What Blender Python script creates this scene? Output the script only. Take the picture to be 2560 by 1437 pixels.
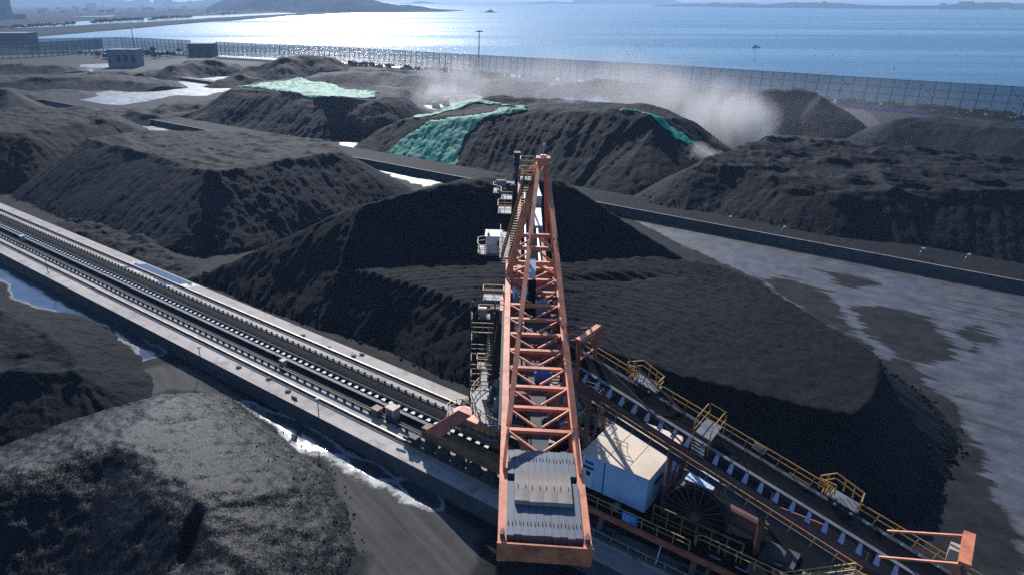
import bpy, math, random
import numpy as np
random.seed(7); RNG = np.random.default_rng(7)
# ---------------------------------------------------------------- scene, camera
for m_ in list(bpy.data.objects): bpy.data.objects.remove(m_)
SC = bpy.context.scene; COL = SC.collection
F, XP, YP, VH, H = 1750., 1100., 718., 4., 50.
TH = math.atan((YP - VH) / F); ST, CT = math.sin(TH), math.cos(TH)
A_ = math.radians(39.2)
T = np.array((math.cos(A_), -math.sin(A_))); N = np.array((math.sin(A_), math.cos(A_)))   # along the tracks / across them
def ray(u, v):
    dx = (u - XP) / F; dz = -(v - YP) / F
    return np.array((dx, CT + dz * ST, -ST + dz * CT))
def at(u, v, z=0.):                  # point of the plane z seen in that direction
    d = ray(u, v); k = (z - H) / d[2]; return np.array((d[0] * k, d[1] * k, z))
def atso(u, v, z=0.): return so(at(u, v, z))
def so(p): return np.array((p[0] * T[0] + p[1] * T[1], p[0] * N[0] + p[1] * N[1]))
def W(s, o, z=0.):
    return np.array((s * T[0] + o * N[0], s * T[1] + o * N[1], z))
def zfor(x, y, v):                   # height above (x, y) seen at image row v
    k = -(v - YP) / F
    # up = k*fy ; fy = y CT - dz ST ; up = y ST + dz CT
    dz = (k * y * CT - y * ST) / (CT + k * ST); return H + dz
cam = bpy.data.cameras.new('camera'); co = bpy.data.objects.new('camera', cam); COL.objects.link(co)
co.location = (0, 0, H); co.rotation_euler = (math.pi / 2 - TH, 0, 0)
cam.sensor_width = 36; cam.lens = 36 * F / 2560; cam.shift_x = (1280 - XP) / 2560
cam.clip_start = 1; cam.clip_end = 200000
SC.camera = co
# ---------------------------------------------------------------- light
SUN_AZ, SUN_EL = math.radians(-8.), math.radians(31.5)
S = np.array((math.sin(SUN_AZ) * math.cos(SUN_EL), math.cos(SUN_AZ) * math.cos(SUN_EL), math.sin(SUN_EL)))
sl = bpy.data.lights.new('sun', 'SUN'); sl.energy = 5.0; sl.angle = math.radians(0.53); sl.color = (1, .98, .955)
lo = bpy.data.objects.new('sun', sl); COL.objects.link(lo)
import mathutils
lo.rotation_euler = mathutils.Vector(-S).to_track_quat('-Z', 'Y').to_euler(); lo.location = (0, 0, 300)
wd = bpy.data.worlds.new('World'); SC.world = wd; wd.use_nodes = True
wn = wd.node_tree; sky = wn.nodes.new('ShaderNodeTexSky'); sky.sky_type = 'NISHITA'; sky.sun_disc = False
sky.sun_elevation = SUN_EL; sky.sun_rotation = SUN_AZ % (2 * math.pi)
sky.air_density = 1.0; sky.dust_density = .8; sky.ozone_density = 2.0; sky.altitude = 50
bg = wn.nodes['Background']; bg.inputs[1].default_value = .108
tint = wn.nodes.new('ShaderNodeMix'); tint.data_type = 'RGBA'; tint.blend_type = 'MULTIPLY'; tint.inputs[0].default_value = 1; tint.inputs[7].default_value = (.54, .82, 1.22, 1)
wn.links.new(sky.outputs[0], tint.inputs[6]); wn.links.new(tint.outputs[2], bg.inputs[0])
SC.view_settings.view_transform = 'Standard'; SC.view_settings.look = 'None'
SC.view_settings.exposure = .28; SC.view_settings.gamma = 1
SC.cycles.volume_step_rate = 2.0; SC.cycles.volume_max_steps = 128
SC.cycles.max_bounces = 6; SC.cycles.sample_clamp_indirect = 2.0; SC.cycles.transparent_max_bounces = 24; SC.cycles.volume_bounces = 0
SC.cycles.use_denoising = False
# ---------------------------------------------------------------- numpy noise
def _h(ix, iy, sd):
    n = (ix.astype(np.int64) * 374761393 + iy.astype(np.int64) * 668265263 + sd * 974711) & 0x7fffffff
    n = ((n ^ (n >> 13)) * 1274126177) & 0x7fffffff
    n = ((n ^ (n >> 15)) * 97531177) & 0x7fffffff
    return ((n ^ (n >> 16)) & 0xffff) / 65535.
def vn(x, y, sd=0):
    x = np.asarray(x, float); y = np.asarray(y, float)
    ix = np.floor(x); iy = np.floor(y); fx = x - ix; fy = y - iy
    fx = fx * fx * fx * (fx * (fx * 6 - 15) + 10); fy = fy * fy * fy * (fy * (fy * 6 - 15) + 10)
    a = _h(ix, iy, sd); b = _h(ix + 1, iy, sd); c = _h(ix, iy + 1, sd); d = _h(ix + 1, iy + 1, sd)
    return (a + (b - a) * fx + (c - a) * fy + (a - b - c + d) * fx * fy) * 2 - 1
def fbm(x, y, sd=0, oc=4, g=.5):
    r = 0; amp = 1
    for i in range(oc):
        r = r + amp * vn(x + 17.3 * i, y - 9.1 * i, sd + i); x = x * 2.03; y = y * 2.03; amp *= g
    return r
def ss(x, a, b):
    t = np.clip((x - a) / (b - a), 0, 1); return t * t * (3 - 2 * t)
def polydist(px, py, pts, closed=True):
    """distance, nearest height, arclength, signed inside flag for polyline pts (x, y, z)"""
    pts = np.asarray(pts, float); n = len(pts); best = np.full(px.shape, 1e9); hh = np.zeros(px.shape); ar = np.zeros(px.shape)
    ins = np.zeros(px.shape, bool); acc = 0
    for i in range(n if closed else n - 1):
        a = pts[i]; b = pts[(i + 1) % n]; e = b[:2] - a[:2]; L2 = e @ e + 1e-9
        t = np.clip(((px - a[0]) * e[0] + (py - a[1]) * e[1]) / L2, 0, 1)
        dx = px - a[0] - t * e[0]; dy = py - a[1] - t * e[1]; d = np.hypot(dx, dy); m = d < best
        best = np.where(m, d, best); hh = np.where(m, a[2] + (b[2] - a[2]) * t, hh)
        ar = np.where(m, acc + t * math.sqrt(L2) + 5 * np.arctan2(dy, dx), ar); acc += math.sqrt(L2)
        if closed:
            c = ((a[1] > py) != (b[1] > py)) & (px < (b[0] - a[0]) * (py - a[1]) / (b[1] - a[1] + 1e-12) + a[0]); ins ^= c
    return best, hh, ar, ins
def sdpoly(px, py, pts):             # signed distance, positive inside
    pts = [(p[0], p[1], 0) for p in pts]
    d, _, _, ins = polydist(px, py, pts); return np.where(ins, d, -d)
# ---------------------------------------------------------------- materials
MATS = {}
class NT:
    def __init__(s, name):
        s.m = bpy.data.materials.new(name); s.m.use_nodes = True; s.t = s.m.node_tree; s.t.nodes.clear(); s.L = s.t.links
        s.out = s.n('ShaderNodeOutputMaterial'); MATS[name] = s.m
    def n(s, ty, **k):
        o = s.t.nodes.new(ty)
        for a, b in k.items():
            if a.startswith('i_'): 
                key = a[2:]; key = int(key) if key.isdigit() else key.replace('_', ' ')
                o.inputs[key].default_value = b
            else: setattr(o, a, b)
        return o
    def l(s, a, b): s.L.new(a, b)
    def coord(s, scale=(1, 1, 1), rot=(0, 0, 0)):
        c = s.n('ShaderNodeTexCoord'); m = s.n('ShaderNodeMapping'); m.inputs['Scale'].default_value = scale
        if any(rot): r = s.n('ShaderNodeMapping'); r.inputs['Rotation'].default_value = rot; s.l(c.outputs['Object'], r.inputs[0]); s.l(r.outputs[0], m.inputs[0])
        else: s.l(c.outputs['Object'], m.inputs[0])
        return m.outputs[0]
    def noise(s, co, scale, detail=4, rough=.55, dist=0):
        o = s.n('ShaderNodeTexNoise'); o.inputs['Scale'].default_value = scale; o.inputs['Detail'].default_value = detail
        o.inputs['Roughness'].default_value = rough; o.inputs['Distortion'].default_value = dist; s.l(co, o.inputs['Vector']); return o.outputs['Fac']
    def ramp(s, fac, stops):
        o = s.n('ShaderNodeValToRGB'); e = o.color_ramp.elements
        while len(e) < len(stops): e.new(.5)
        for el, (p, c) in zip(e, stops):
            el.position = p; el.color = tuple(c) + (1,) if hasattr(c, '__len__') else (c, c, c, 1)
        s.l(fac, o.inputs[0]); return o.outputs[0]
    def mix(s, fac, a, b):
        o = s.n('ShaderNodeMix', data_type='RGBA')
        s.sock(fac, o.inputs[0]); s.sock(a, o.inputs[6]); s.sock(b, o.inputs[7]); return o.outputs[2]
    def math(s, op, a, b=0., clamp=False):
        o = s.n('ShaderNodeMath', operation=op, use_clamp=clamp); s.sock(a, o.inputs[0]); s.sock(b, o.inputs[1]); return o.outputs[0]
    def sock(s, v, i):
        if isinstance(v, bpy.types.NodeSocket): s.l(v, i)
        elif hasattr(v, '__len__'): i.default_value = tuple(v) + ((1,) if len(v) == 3 and len(i.default_value) == 4 else ())
        else: i.default_value = (v, v, v, 1) if i.type == 'RGBA' else v
    def attr(s, name):
        o = s.n('ShaderNodeAttribute'); o.attribute_name = name; return o.outputs['Fac']
    def bump(s, h, strength=.5, dist=.1, nrm=None):
        o = s.n('ShaderNodeBump'); o.inputs['Strength'].default_value = strength; o.inputs['Distance'].default_value = dist
        s.l(h, o.inputs['Height'])
        if nrm: s.l(nrm, o.inputs['Normal'])
        return o.outputs[0]
    def bsdf(s, col, rough=.5, metal=0., nrm=None, spec=.5, link=True):
        o = s.n('ShaderNodeBsdfPrincipled'); s.sock(col, o.inputs['Base Color']); s.sock(rough, o.inputs['Roughness']); s.sock(metal, o.inputs['Metallic'])
        s.sock(spec, o.inputs['Specular IOR Level'])
        if nrm: s.l(nrm, o.inputs['Normal'])
        if link: s.l(o.outputs[0], s.out.inputs['Surface'])
        return o.outputs[0]
def paint(name, col, rough=.45, grime=(.08, .06, .05), amt=.5, metal=0., sc=.8, spec=.5):
    m = NT(name); c = m.coord(); n1 = m.noise(c, sc, 6, .65); n2 = m.noise(c, sc * 6, 4)
    k = m.math('MULTIPLY', m.ramp(n1, [(.42, 0.), (.72, 1.)]), amt); k2 = m.math('ADD', k, m.math('MULTIPLY', m.ramp(n2, [(.5, 0.), (.85, 1.)]), amt * .5), True)
    nr = m.bump(n2, .15, .02)
    m.bsdf(m.mix(k2, col, grime), m.math('ADD', rough, m.math('MULTIPLY', n1, .2)), metal, nr, spec); return m.m
def coal(name, c1, c2, sc=.2, fine=3., bump=.5, spark=0., rough=.75, spec=.05):
    m = NT(name); c = m.coord(); n1 = m.noise(c, sc, 6, .6); n2 = m.noise(c, fine, 5, .7); n3 = m.noise(c, fine * .22, 4, .6)
    n4 = m.noise(c, fine * 5, 2, .6)
    f = m.math('ADD', m.math('MULTIPLY', n1, .42), m.math('ADD', m.math('MULTIPLY', n2, .30), m.math('MULTIPLY', n4, .28)))
    col = m.mix(m.ramp(f, [(.34, 0.), (.64, 1.)]), c1, c2)
    h = m.math('ADD', m.math('MULTIPLY', n3, 1.0), m.math('MULTIPLY', n2, .6)); nr = m.bump(h, bump, .5)
    vl = m.n('ShaderNodeTexVoronoi'); vl.inputs['Scale'].default_value = 1.7; m.l(m.coord((1, 1, 1)), vl.inputs['Vector']); nr = m.bump(m.math('SUBTRACT', 1., vl.outputs['Distance']), bump * .45, .22, nr)
    nr = m.bump(n4, bump * 1.2, .16, nr)
    if spark:
        vo = m.n('ShaderNodeTexVoronoi'); vo.inputs['Scale'].default_value = 9.; m.l(c, vo.inputs['Vector'])
        v2 = m.n('ShaderNodeVectorMath', operation='SUBTRACT'); m.l(vo.outputs['Color'], v2.inputs[0]); v2.inputs[1].default_value = (.5, .5, .5)
        v3 = m.n('ShaderNodeVectorMath', operation='SCALE'); m.l(v2.outputs[0], v3.inputs[0]); v3.inputs['Scale'].default_value = spark
        v4 = m.n('ShaderNodeVectorMath', operation='ADD'); m.l(nr, v4.inputs[0]); m.l(v3.outputs[0], v4.inputs[1])
        v5 = m.n('ShaderNodeVectorMath', operation='NORMALIZE'); m.l(v4.outputs[0], v5.inputs[0]); nr = v5.outputs[0]
    m.bsdf(col, rough, 0., nr, spec); return m.m
coal('coal_dark', (.0048, .0058, .0078), (.0135, .0155, .019), .12, 2.2, .55)
coal('coal_bench', (.0055, .0066, .0085), (.0165, .0185, .0215), .1, 3.5, .6)
coal('coal_near', (.0027, .0034, .0045), (.009, .0102, .0122), .25, 4., .20, .42, .48, .13)
coal('coal_grey', (.0068, .0082, .0108), (.0215, .024, .029), .08, 1.5, .6)
coal('coal_brown', (.0068, .0076, .0095), (.0215, .022, .0248), .1, 1.2, .7)
coal('coal_far', (.0058, .007, .0095), (.0165, .018, .0215), .05, .8, .6)
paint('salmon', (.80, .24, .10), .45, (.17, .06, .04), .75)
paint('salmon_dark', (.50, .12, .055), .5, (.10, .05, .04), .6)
paint('rust_brown', (.17, .065, .05), .55, (.06, .035, .03), .7)
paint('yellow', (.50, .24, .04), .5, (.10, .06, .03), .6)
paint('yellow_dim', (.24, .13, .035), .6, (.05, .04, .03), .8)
paint('rail_yellow', (.55, .33, .12), .5, (.15, .09, .05), .5)
paint('grey_steel', (.085, .10, .122), .45, (.10, .10, .11), .5, 0, .5)
paint('light_steel', (.24, .24, .235), .55, (.09, .08, .07), .8, .15)
paint('trough_grey', (.06, .075, .09), .6, (.03, .03, .035), .6)
paint('canopy_blue', (.42, .58, .72), .45, (.3, .35, .4), .2)
paint('galv', (.50, .52, .54), .35, (.2, .2, .2), .5, .6)
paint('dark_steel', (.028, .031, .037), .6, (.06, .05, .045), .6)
paint('white_paint', (.62, .62, .64), .45, (.30, .27, .24), .35)
paint('white_cab', (.72, .71, .74), .4, (.4, .38, .36), .25)
paint('concrete_block', (.38, .31, .25), .85, (.17, .14, .12), .7, 0, .6)
paint('roof_tan', (.74, .60, .45), .7, (.33, .27, .22), .45, 0, .35)
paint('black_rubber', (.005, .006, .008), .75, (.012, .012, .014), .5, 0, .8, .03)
paint('belt_grey', (.16, .16, .165), .6, (.06, .06, .06), .6)
paint('blue_panel', (.05, .15, .36), .45, (.1, .12, .18), .4)
paint('blue_sign', (.03, .20, .52), .4, (.05, .1, .2), .2)
paint('teal_sign', (.05, .16, .20), .5, (.1, .1, .1), .3)
paint('rail_metal', (.24, .19, .15), .46, (.12, .09, .07), .6, .8)
paint('wall_dark', (.10, .105, .115), .8, (.05, .05, .055), .6, 0, .15)
paint('wall_grey', (.20, .21, .225), .8, (.10, .10, .11), .5, 0, .15)
paint('beige_box', (.50, .40, .27), .6, (.2, .16, .12), .4)
paint('glass_dark', (.02, .025, .03), .1, (.03, .03, .03), .2)
paint('lettering', (.72, .80, .9), .5, (.6, .6, .7), .1)
# corrugated white siding of the machine house, sky's blue put into its colour
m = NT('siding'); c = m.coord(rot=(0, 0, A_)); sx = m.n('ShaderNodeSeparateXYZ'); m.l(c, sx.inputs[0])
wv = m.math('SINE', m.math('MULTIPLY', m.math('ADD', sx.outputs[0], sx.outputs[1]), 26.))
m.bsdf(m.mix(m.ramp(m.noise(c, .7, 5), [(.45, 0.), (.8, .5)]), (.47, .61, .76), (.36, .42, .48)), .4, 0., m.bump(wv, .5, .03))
# belt covered with coal, concrete of the track bed
m = NT('track_concrete'); c = m.coord(); n1 = m.noise(c, .35, 8, .7); n2 = m.noise(c, 1.6, 6, .7)
cs = m.coord((.05, .5, 1), (0, 0, A_)); n3 = m.noise(cs, 1., 5, .6)
col = m.mix(m.ramp(n3, [(.3, 0.), (.7, 1.)]), (.25, .21, .175), (.44, .375, .315))
col = m.mix(m.ramp(n1, [(.50, 0.), (.66, .75)]), col, (.085, .08, .078))
col = m.mix(m.ramp(n2, [(.62, 0.), (.75, .7)]), col, (.05, .048, .048))
m.bsdf(col, .75, 0., m.bump(n2, .3, .05))
m = NT('cement_side'); c = m.coord(); n1 = m.noise(c, .6, 7, .7)
m.bsdf(m.mix(m.ramp(n1, [(.35, 0.), (.7, 1.)]), (.035, .037, .038), (.085, .085, .082)), .85, 0., m.bump(n1, .4, .1))
# green dust net
m = NT('net'); c = m.coord(); n1 = m.noise(c, .25, 6, .65); n2 = m.noise(c, 2.2, 4, .6)
col = m.mix(m.ramp(n1, [(.38, 0.), (.66, 1.)]), (.016, .22, .13), (.085, .44, .28)); col = m.mix(m.ramp(n2, [(.6, 0.), (.75, .6)]), col, (.02, .10, .08))
b = m.bsdf(col, .55, 0., m.bump(m.math('ADD', n2, n1), .4, .25), .05, False)
tl = m.n('ShaderNodeBsdfTranslucent'); m.sock(col, tl.inputs[0]); mx = m.n('ShaderNodeMixShader'); mx.inputs[0].default_value = .16
m.l(b, mx.inputs[1]); m.l(tl.outputs[0], mx.inputs[2]); m.l(mx.outputs[0], m.out.inputs[0])
# porous wind screen of the long fence
m = NT('mesh_screen'); c = m.coord(); b = m.bsdf((.10, .13, .16), .7, 0., None, .1, False)
tr = m.n('ShaderNodeBsdfTransparent'); mx = m.n('ShaderNodeMixShader'); mx.inputs[0].default_value = .70
m.l(tr.outputs[0], mx.inputs[1]); m.l(b, mx.inputs[2]); m.l(mx.outputs[0], m.out.inputs[0])
# leaves
def leafmat(name, a, b2):
    m = NT(name); c = m.coord(); n1 = m.noise(c, 1.2, 4, .6); m.bsdf(m.mix(m.ramp(n1, [(.35, 0.), (.65, 1.)]), a, b2), .6, 0., None, .3)
leafmat('leaf_dark', (.018, .030, .014), (.05, .07, .03)); leafmat('leaf_far', (.016, .024, .018), (.04, .052, .032))
paint('bark', (.06, .045, .035), .9)
# ---------------------------------------------------------------- mesh helpers
def ident(o): return o
class MB:
    def __init__(s): s.v = []; s.f = []
    def add(s, vs, fs):
        k = len(s.v); s.v += [tuple(map(float, p)) for p in vs]; s.f += [tuple(i + k for i in f) for f in fs]; return s
    def hexa(s, p): return s.add(p, [(3, 2, 1, 0), (4, 5, 6, 7), (0, 1, 5, 4), (1, 2, 6, 5), (2, 3, 7, 6), (3, 0, 4, 7)])
    def beam(s, p, q, w, h=None, up=(0, 0, 1)):
        p = np.array(p, float); q = np.array(q, float); h = h or w; d = q - p; d /= np.linalg.norm(d) + 1e-9; up = np.array(up, float)
        x = np.cross(d, up); 
        if np.linalg.norm(x) < 1e-3: x = np.cross(d, (1, 0, 0))
        x /= np.linalg.norm(x); y = np.cross(x, d); x = x * w / 2; y = y * h / 2
        return s.hexa([p - x - y, p + x - y, p + x + y, p - x + y, q - x - y, q + x - y, q + x + y, q - x + y])
    def box(s, c, sz, ax=None):      # centre, full size, axes
        c = np.array(c, float); ax = ax or ((1, 0, 0), (0, 1, 0), (0, 0, 1)); a, b, e = [np.array(k, float) * z / 2 for k, z in zip(ax, sz)]
        return s.hexa([c - a - b - e, c + a - b - e, c + a + b - e, c - a + b - e, c - a - b + e, c + a - b + e, c + a + b + e, c - a + b + e])
    def tube(s, pts, r, n=6, cap=True):
        pts = [np.array(p, float) for p in pts]; k0 = len(s.v); px = None
        for i, p in enumerate(pts):
            d = pts[min(i + 1, len(pts) - 1)] - pts[max(i - 1, 0)]; d /= np.linalg.norm(d) + 1e-9
            u = np.cross(d, (0, 0, 1)) if abs(d[2]) < .95 else np.cross(d, (1, 0, 0))
            u /= np.linalg.norm(u); w = np.cross(u, d); rr = r[i] if hasattr(r, '__len__') else r
            for j in range(n):
                a = 2 * math.pi * j / n; s.v.append(tuple(p + rr * (u * math.cos(a) + w * math.sin(a))))
        for i in range(len(pts) - 1):
            for j in range(n):
                a = k0 + i * n + j; b = k0 + i * n + (j + 1) % n; s.f.append((a, b, b + n, a + n))
        if cap: s.f.append(tuple(k0 + j for j in range(n))[::-1]); e = k0 + (len(pts) - 1) * n; s.f.append(tuple(e + j for j in range(n)))
        return s
    def prism(s, poly, ext):         # polygon of 3d points pushed along ext
        poly = [np.array(p, float) for p in poly]; ext = np.array(ext, float); n = len(poly)
        return s.add(poly + [p + ext for p in poly], [tuple(range(n))[::-1], tuple(range(n, 2 * n))] + [(i, (i + 1) % n, n + (i + 1) % n, n + i) for i in range(n)])
    def disc(s, c, ax, r, th, n=24):
        ax = np.array(ax, float); ax /= np.linalg.norm(ax); return s.tube([np.array(c) - ax * th / 2, np.array(c) + ax * th / 2], r, n)
    def railing(s, pts, h=1.1, step=1.6, r=.03, up=(0, 0, 1), close=False, mid=True):
        pts = [np.array(p, float) for p in pts]; up = np.array(up, float)
        if close: pts = pts + [pts[0]]
        for a, b in zip(pts, pts[1:]):
            L = np.linalg.norm(b - a); k = max(1, int(round(L / step)))
            for i in range(k + 1): q = a + (b - a) * i / k; s.beam(q, q + up * h, r * 2)
            s.beam(a + up * h, b + up * h, r * 2.2)
            if mid: s.beam(a + up * h * .55, b + up * h * .55, r * 1.6)
        return s
    def build(s, name, mat, parent=None, smooth=False):
        me = bpy.data.meshes.new(name); off = np.zeros(3); p = parent
        while p: off += np.array(p.location); p = p.parent
        v = np.array(s.v) if s.v else np.zeros((0, 3))
        loc = np.zeros(3)
        if parent is None and len(v): loc = np.array(((v[:, 0].min() + v[:, 0].max()) / 2, (v[:, 1].min() + v[:, 1].max()) / 2, v[:, 2].min()))
        me.from_pydata((v - off - loc).tolist(), [], s.f); me.update()
        if smooth: me.polygons.foreach_set('use_smooth', [True] * len(me.polygons))
        me.materials.append(MATS[mat]); o = bpy.data.objects.new(name, me); COL.objects.link(o); o.location = loc
        if parent: o.parent = parent
        return o
def tag(o, label=None, cat=None, group=None, kind=None):
    if label: o['label'] = label
    if cat: o['category'] = cat
    if group: o['group'] = group
    if kind: o['kind'] = kind
    return o
def thing(name, loc, label, cat, group=None):
    o = bpy.data.objects.new(name, None); COL.objects.link(o); o.location = tuple(map(float, loc)); o.empty_display_size = .5
    bpy.context.view_layer.update; return tag(o, label, cat, group)
def copy(o, loc=None, rz=None, parent=None, label=None):
    c = o.copy(); COL.objects.link(c); c.parent = parent
    if loc is not None: c.location = tuple(map(float, loc))
    if rz is not None: c.rotation_euler = (0, 0, rz)
    if label: c['label'] = label
    for ch in list(o.children): copy(ch, None, None, c)
    return c
def gridmesh(name, X, Y, Z, mask, mat, attrs=None, loc=None, smooth=True, thick=0):
    """grid of points (2d arrays) -> mesh of the quads whose four corners are in the mask"""
    ny, nx = X.shape; idx = np.arange(nx * ny).reshape(ny, nx)
    q = np.stack([idx[:-1, :-1], idx[:-1, 1:], idx[1:, 1:], idx[1:, :-1]], -1).reshape(-1, 4)
    mk = mask.reshape(-1); q = q[mk[q].all(1)]
    used = np.unique(q); re = np.full(nx * ny, -1); re[used] = np.arange(len(used)); q = re[q]
    v = np.stack([X.reshape(-1), Y.reshape(-1), Z.reshape(-1)], 1)[used]
    if loc is None: loc = np.array([v[:, 0].mean(), v[:, 1].mean(), min(0., v[:, 2].min())])
    v = v - loc
    a, b, d = v[q[0][0]], v[q[0][1]], v[q[0][3]]
    if np.cross(b - a, d - a)[2] < 0: q = q[:, ::-1]
    me = bpy.data.meshes.new(name); me.vertices.add(len(v)); me.vertices.foreach_set('co', v.reshape(-1))
    me.loops.add(len(q) * 4); me.loops.foreach_set('vertex_index', np.ascontiguousarray(q).reshape(-1).astype(np.int32))
    me.polygons.add(len(q)); me.polygons.foreach_set('loop_start', np.arange(0, len(q) * 4, 4, dtype=np.int32))
    me.update(calc_edges=True); me.validate()
    if smooth: me.polygons.foreach_set('use_smooth', np.ones(len(q), bool))
    for k, arr in (attrs or {}).items():
        at_ = me.attributes.new(k, 'FLOAT', 'POINT'); at_.data.foreach_set('value', arr.reshape(-1)[used].astype(np.float32))
    me.materials.append(MATS[mat]); o = bpy.data.objects.new(name, me); COL.objects.link(o); o.location = tuple(loc)
    return o
# ---------------------------------------------------------------- coal heaps
HEAPS = {}
def heap(key, label, prims, res, mat, gully=.35, top=.25, topf=.25, jag=.6, ripple=None, carve=(), name='coal_heap', zmin=-.25, cat='coal heap', dune=0):
    """prims: (points (s, o, height), closed, slope[, flat radius]); everything in track coordinates"""
    pp = [p for p in prims if not isinstance(p[0], str)] or [([(a, b, 2.) for a, b in prims[0][1]],)]; P = np.concatenate([np.array(p[0], float) for p in pp]); mar = max(p[0][0][2] for p in pp) / .55 + 8 + 22 * (len(pp) < len(prims))
    s0, s1 = P[:, 0].min() - mar, P[:, 0].max() + mar; o0, o1 = P[:, 1].min() - mar, P[:, 1].max() + mar
    sd = sum(map(ord, key))
    def zf(s_, o_):
        z = np.full(np.shape(s_), -9.); wob = .75 * jag * fbm(s_ * .06, o_ * .06, sd, 2) + .10 * jag * fbm(s_ * .4, o_ * .4, sd + 2, 2)
        for p in prims:
            if p[0] == 'planes':
                z0 = np.full(np.shape(s_), 99.); ar = np.zeros(np.shape(s_)); sl_ = np.ones(np.shape(s_))
                for (a, b, ns, no, g, c0) in p[1]:
                    zi = c0 + g * ((s_ - a) * ns + (o_ - b) * no) + g * 1.9 * wob; m_ = zi < z0; z0 = np.where(m_, zi, z0); ar = np.where(m_, s_ * no - o_ * ns + a, ar)
                dd = np.clip((p[2] - z0) / .7, 0, 99)
                gl = .62 * gully * (np.abs(vn(ar * .30, dd * .035, sd + 3)) * .8 - .33 + .42 * vn(ar * .95, dd * .05, sd + 4) + .42 * vn(ar * 2.4, dd * .07, sd + 6)) * ss(dd, 1, 6)
                cap = p[2] + top * fbm(s_ * topf, o_ * topf, sd + 5, 4) + p[3] * np.sin((o_ - .25 * s_) * 2.4 + fbm(s_ * .1, o_ * .1, sd, 2))
                z = np.maximum(z, -np.logaddexp(-(z0 + gl) * 2.5, -cap * 2.5) / 2.5); continue
            if p[0] == 'toe':
                d, _, ar, ins = polydist(s_, o_, [(a, b, 0) for a, b in p[1]]); d = np.where(ins, d, -d) + wob
                hm = p[3] * (1 + .10 * fbm(s_ * .09, o_ * .09, sd, 2)); zz = np.where(d > 0, hm * (1 - np.exp(-1.15 * p[2] * np.maximum(d, 0) / hm)) / (1 - math.exp(-1.15 * 2)), p[2] * d)
                zz = np.minimum(zz, hm); gl = gully * (np.abs(vn(ar * .3, d * .04, sd + 3)) * 1.2 - .5 + .5 * vn(ar * .9, d * .06, sd + 4)) * ss(d, 1, 5) * ss(-d, -16, -9)
                if len(p) > 4:
                    cut = np.full(np.shape(s_), -99.)
                    for (q0, q1) in p[4]:
                        dx_, dy_ = q1[0] - q0[0], q1[1] - q0[1]; L_ = math.hypot(dx_, dy_); ns, no = -dy_ / L_, dx_ / L_
                        if no * N[1] - 0 * ns < 0 and (ns * T[1] + no * N[1]) < 0: ns, no = -ns, -no
                        cut = np.maximum(cut, p[3] + .1 + .62 * ((s_ - q0[0]) * ns + (o_ - q0[1]) * no + 1.0 * wob + .12 * vn(s_ * .5, o_ * .5, sd + 20)))
                    zz = -np.logaddexp(-zz * 1.6, -cut * 1.6) / 1.6; gl = gl + .55 * gully * np.abs(vn(ar * .0 + s_ * .25 + .1 * o_, o_ * .05, sd + 21)) * ss(zz - cut, -1.2, 0)
                z = np.maximum(z, zz + gl + top * fbm(s_ * topf, o_ * topf, sd + 5, 4) * ss(d, 4, 9)); continue
            pts, cl, g = p[:3]; r = p[3] if len(p) > 3 else 0
            d, h, ar, ins = polydist(s_, o_, pts, cl)
            tp = top * fbm(s_ * topf, o_ * topf, sd + 5, 4)
            if dune: tp = tp + dune * ((1 - np.abs(vn(s_ * .10 + .05 * o_, o_ * .22 - .03 * s_, sd + 9))) ** 2 * 1.3 - .75 + .45 * (1 - np.abs(vn(s_ * .27 + .1 * o_, o_ * .5, sd + 10))) ** 2)
            if ripple: tp = tp + ripple(s_, o_)
            if cl:
                w = [(1 / ((s_ - q[0]) ** 2 + (o_ - q[1]) ** 2 + 4)) for q in pts]; hi = sum(a * q[2] for a, q in zip(w, pts)) / sum(w)
                kd = ss(d, 0, 6); hi = h * (1 - kd) + hi * kd
            else: hi = h
            if callable(g): g = g(s_, o_)
            dd = np.where(ins, 0, np.maximum(0, d - r + wob * np.minimum(1, d / 3)))
            gl = .62 * gully * (np.abs(vn(ar * .30, dd * .035, sd + 3)) * .8 - .33 + .42 * vn(ar * .95, dd * .05, sd + 4) + .42 * vn(ar * 2.4, dd * .07, sd + 6)) * ss(dd, .5, 6)
            scp = (p[4](s_, o_) if callable(p[4]) else p[4]) if len(p) > 4 else .08 * g * 3
            zz = np.where(ins, hi + tp, h + tp * ss(-dd, -4, 0) - g * dd - scp * (1 - np.exp(-dd / .7)) + gl * ss(h - g * dd, -.5, 2))
            z = np.maximum(z, zz)
        for (cs, co_, rs, ro, dp, an) in carve:
            a = s_ - cs; b = o_ - co_; a, b = a * math.cos(an) + b * math.sin(an), -a * math.sin(an) + b * math.cos(an)
            z = z - dp * np.exp(-((a / rs) ** 2 + (b / ro) ** 2) ** 1.3)
        return z + .10 * fbm(s_ * .9, o_ * .9, sd + 7, 3)
    gs = np.arange(s0, s1, res); go = np.arange(o0, o1, res); SS, OO = np.meshgrid(gs, go); Z = zf(SS, OO)
    X = SS * T[0] + OO * N[0]; Y = SS * T[1] + OO * N[1]
    Zc = np.maximum(Z, -1.0)
    o = gridmesh(name, X, Y, Zc, Z > zmin - res * .9, mat)
    HEAPS[key] = zf; return tag(o, label, cat)
def onheap(key, u, v, z0=6.):        # where the sight line meets that heap
    zf = HEAPS[key]; d = ray(u, v); ks = np.linspace((45 - H) / d[2], (0 - H) / d[2], 900); p = d[None] * ks[:, None] + np.array((0, 0, H))
    s_ = p[:, 0] * T[0] + p[:, 1] * T[1]; o_ = p[:, 0] * N[0] + p[:, 1] * N[1]
    hit = np.nonzero(zf(s_, o_) > p[:, 2])[0]; i = hit[0] if len(hit) else -1; return (s_[i], o_[i])
def px(*uvz): return [tuple(atso(u, v, z)) + (z,) for u, v, z in uvz]
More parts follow.
